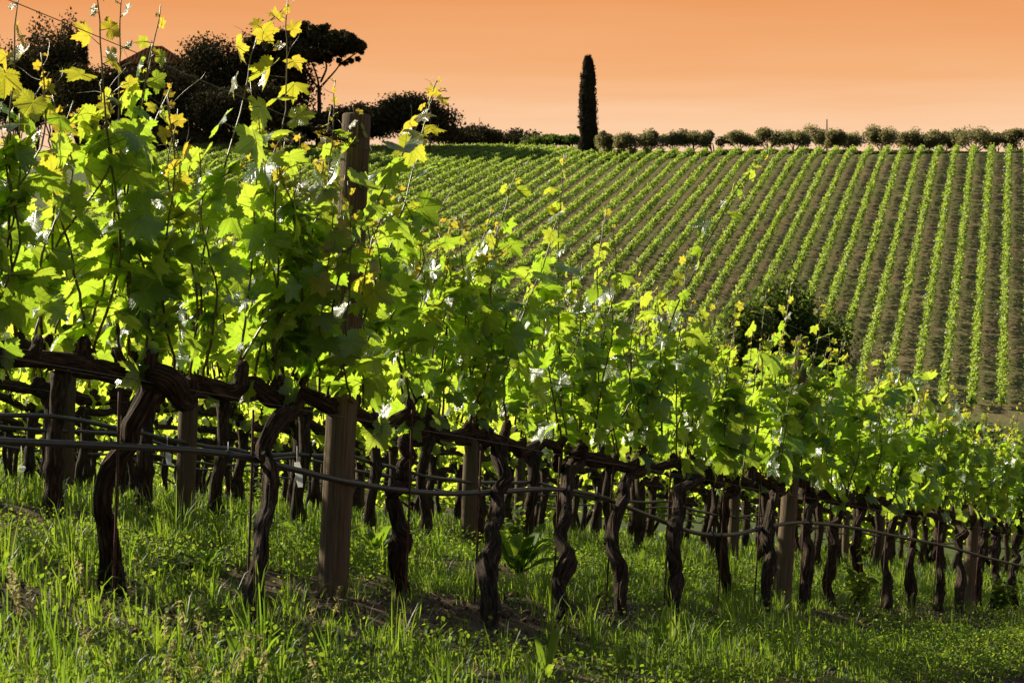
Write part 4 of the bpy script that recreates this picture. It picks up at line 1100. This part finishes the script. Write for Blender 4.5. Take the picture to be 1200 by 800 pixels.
dtree(95, 70, 80, 317, 'dark bushy tree in front of the tall left tree', n=14000)
cypress(97, 28, 15, 338, 'small pointed cypress left of the house', n=4000)
dtree(160, 120, 148, 322, 'grey-green bush at the foot of the dark trees, left', m='olive', n=5000, th=.6)
dtree(230, 110, 146, 322, 'grey-green bush at the foot of the dark trees, right', m='olive', n=5000, th=.6)
dtree(310, 90, 150, 327, 'grey-green bush at the foot of the dark trees below the pine', m='olive', n=5000, th=.6)
# umbrella pine
def umbrella_pine():
    rg = np.random.default_rng(14); d = 343; q = on_hill(372, d); q[0] = (372 - 600) / F * d
    root = empty('umbrella_pine', q, 'tall umbrella pine with a flat dark crown and bare forked limbs', 'tree')
    def pt(x, y, dy=0.0): return px_at(x, y, d) + np.array([0, dy, 0])
    mb = MB(); C = []; R = []
    top = [(288, 46), (305, 37), (330, 30), (360, 27), (390, 29), (410, 36), (422, 46)]
    for q_ in range(200):
        x = 286 + 138 * ((q_ + rg.random()) / 200 * 7 % 1); cy = np.interp(x, [a for a, b in top], [b for a, b in top]); bot = np.interp(x, [290, 330, 370, 410, 425], [84, 88, 74, 64, 58])
        y = rg.uniform(cy + 7, max(cy + 9, bot - 5)); half = 8.8 * math.sqrt(max(.04, 1 - ((x - 356) / 70) ** 2))
        C.append(pt(x, y, rg.uniform(-half, half))); R.append(rg.uniform(.85, 1.35))
    for x, y in ((424, 62), (418, 68), (404, 74), (412, 72), (396, 70)): C.append(pt(x, y, rg.uniform(-3, 3))); R.append(.45)
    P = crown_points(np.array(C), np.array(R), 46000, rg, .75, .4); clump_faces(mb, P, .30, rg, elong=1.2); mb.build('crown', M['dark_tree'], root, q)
    tb = MB(); f0 = pt(374, 104)
    tube(tb, spline([q - UP * .5, pt(374, 140), f0], 14), np.linspace(.48, .34, 14), 9, ridges=.1, seed=3)
    for pts in ([f0, pt(384, 92, 1), pt(396, 76, 2), pt(402, 58, 2)], [f0, pt(372, 90, -1), pt(366, 72, -2), pt(364, 55, -2)], [f0, pt(364, 92, 1), pt(354, 74, 3), pt(340, 56, 4)],
                [pt(376, 96), pt(384, 80, -2), pt(381, 66, -3), pt(388, 54, -3)], [pt(396, 76, 2), pt(408, 68, 1), pt(420, 60, 1)], [pt(366, 74, -2), pt(374, 64, -3), pt(376, 52, -3)], [pt(354, 74, 3), pt(346, 66, 1), pt(326, 56, 0)]):
        tube(tb, spline(pts, 12), np.linspace(.22, .07, 12), 6)
    tb.build('trunk', M['tree_bark'], root, q)
umbrella_pine()
# low hedge under the olives, bushes closing the ends of the near rows
hg = np.random.default_rng(61); mb = MB(); n = 16000
px = hg.uniform(690, 1260, n); d = 304 + hg.normal(0, .35, n); x = (px - 600) / F * d
clump_faces(mb, np.stack([x, d, H(x, d) + hg.random(n) ** .8 * (.35 + .5 * vnoise(x / 3, x * 0, 8))], 1), .16, hg)
tag(mb.build('hedge', M['bush'], None, (x.mean(), 304, 10)), 'low dark hedge strip running beneath the olive trees on the ridge', 'hedge')
for i, (px, d) in enumerate([(-30, 44), (60, 47), (150, 43), (235, 46), (330, 44), (420, 47), (500, 45), (590, 43), (680, 45), (760, 42), (850, 44), (930, 41), (1010, 43), (1090, 40), (1165, 42), (1240, 40)]):
    x = (px - 600) / F * d; q = np.array([x, d, float(H(x, d))])
    round_tree('hedge_bush', q, hg.uniform(2.0, 2.6), hg.uniform(1.7, 2.3), .2, M['back_leaf'], hg, 'leafy green bush behind all the vine rows, glimpsed between trunks', 'bushes beyond the ends of the vine rows', 2600, .085, 14, 'bush')
# bush tree in the dip at the foot of the far vineyard
b = np.random.default_rng(31)
q = on_hill(918, 166); round_tree('valley_tree', q, 84 * 166 / F, (HOR - 330) / F * 166 - q[2], .8, M['bush'], b, 'dark bushy tree at the foot of the hillside vineyard', None, 9000, .24, 22)
q = on_hill(877, 163); round_tree('valley_tree', q, 62 * 163 / F, (HOR - 352) / F * 163 - q[2], .6, M['bush'], b, 'lower dark bush just left of the bushy tree under the vineyard', None, 5000, .24, 16)
q = on_hill(968, 168); round_tree('valley_tree', q, 58 * 168 / F, (HOR - 366) / F * 168 - q[2], .6, M['bush'], b, 'lower dark bush just right of the bushy tree under the vineyard', None, 5000, .2, 18)
for x, w, top, lb in ((1150, 60, 492, 'low dark shrub under the vineyard edge near the right of the picture'), (1060, 60, 486, 'low shrub under the vineyard edge, left of the dark one'), (1215, 50, 500, 'low shrub under the vineyard edge at the right border')):
    d = 150; q = on_hill(x, d); q2 = (HOR - top) / F * d
    round_tree('shrub', q, w * d / F, max(1.6, q2 - q[2]), .3, M['bush'], b, lb, 'shrubs under the vineyard edge', 3500, .16, 14, 'shrub')

# ------------------------------------------------------------------ house and poles
def house():
    d = 347; c = on_hill(184, d); base = c.copy(); root = empty('tiled_house', base, 'old house with a hipped clay tile roof among dark trees', 'house')
    ze = (HOR - 77) / F * d; zr = (HOR - 54) / F * d; w2, dp = 5.5, 5.0
    wl_ = MB()
    def box(mb, a, b_):
        V = np.array([[x, y, z] for x in (a[0], b_[0]) for y in (a[1], b_[1]) for z in (a[2], b_[2])]); f = [[0, 1, 3], [0, 3, 2], [4, 6, 7], [4, 7, 5], [0, 4, 5], [0, 5, 1], [2, 3, 7], [2, 7, 6], [0, 2, 6], [0, 6, 4], [1, 5, 7], [1, 7, 3]]
        mb.add(V, f, V)
    box(wl_, (c[0] - w2, d - dp, base[2] - 1), (c[0] + w2, d + dp, ze)); wl_.build('wall', M['wall'], root, base, smooth=False)
    rf = MB(); o = .45
    def slope(pts, along):
        V = np.array(pts, float); t_ = np.stack([V @ np.array(along), V[:, 2], 0 * V[:, 2]], 1); T = [[0, 1, 2]] if len(V) == 3 else [[0, 1, 2], [0, 2, 3]]; rf.add(V, T, t_)
    x0, x1, y0, y1 = c[0] - w2 - o, c[0] + w2 + o, d - dp - o, d + dp + o; rl, rr = (c[0] - 1.2, d, zr), (c[0] + .9, d, zr); z = ze - .05
    slope([(x0, y0, z), (x1, y0, z), rr, rl], (1, 0, 0)); slope([(x1, y0, z), (x1, y1, z), rr], (0, 1, 0)); slope([(x1, y1, z), (x0, y1, z), rl, rr], (1, 0, 0)); slope([(x0, y1, z), (x0, y0, z), rl], (0, 1, 0))
    box(rf, (x0, y0, z - .18), (x1, y1, z - .004))
    ro = rf.build('roof', M['roof'], root, base, smooth=False)
    cb = MB(); box(cb, (c[0] + 3.5, d - 1.5, ze - .02), (c[0] + 4.0, d - 1.0, ze + 1.5)); box(cb, (c[0] + 3.43, d - 1.57, ze + 1.503), (c[0] + 4.07, d - .93, ze + 1.63)); cb.build('chimney', M['wall'], ro, base, smooth=False)
    for wx in (-2.6, 0.4, 2.8):
        wb = MB(); box(wb, (c[0] + wx - .45, d - dp - .03, ze - 2.6), (c[0] + wx + .45, d - dp + .02, ze - 1.2)); wb.build('window', M['tree_bark'], root, base, smooth=False)
house()
def pole(px, top, d, label, r=.11, arm=True):
    q = on_hill(px, d); q[2] = min(q[2], (HOR - 175) / F * d); zt = (HOR - top) / F * d; mb = MB()
    tube(mb, np.array([q - UP * .5, (q + [q[0], q[1], zt]) / 2, [q[0], q[1], zt]]) if False else np.array([q - UP * .5, [q[0], q[1], (q[2] + zt) / 2], [q[0], q[1], zt]]), [r * 1.2, r, r * .8], 8)
    if arm: prisms(mb, [[q[0] - .7, q[1] - .1, zt - .4]], [[q[0] + .7, q[1] - .1, zt - .4]], .05, .05, 4)
    tag(mb.build('utility_pole', M['far_wood'], None, q), label, 'pole', 'poles on the ridge')
pole(504, 118, 330, 'wooden utility pole in front of the big round tree', .14, False)
pole(969, 140, 325, 'thin utility pole rising from the olive trees', .13, False)
pole(562, 138, 396, 'thin mast above the domed ridge tree', .06, False)

rg = np.random.default_rng(8); mb = MB()
u1 = px_u(402); u0 = px_u(330)
for q in range(9):
    us = np.linspace(u0 + rg.uniform(0, .12), u1 - rg.uniform(-.02, .1), 60); ph = rg.uniform(0, 6); fr_ = rg.uniform(60, 110)
    P = np.array([row_pt(u, .065, CORD + 1.13) for u in us]); a = (us - u0) * fr_ + ph; rr = rg.uniform(.006, .016) * (1 + .5 * np.sin(a * .31))
    P = P + np.cos(a)[:, None] * rr[:, None] * N3 + np.sin(a)[:, None] * rr[:, None] * UP + rg.normal(0, .002, P.shape); tube(mb, P, .0016, 4)
tag(mb.build('dry_tendrils', M['bark'], None, row_pt(u0, .065, CORD + 1.13)), 'tangle of dry brown tendrils wound round the top wire left of the tall post', 'tendrils')
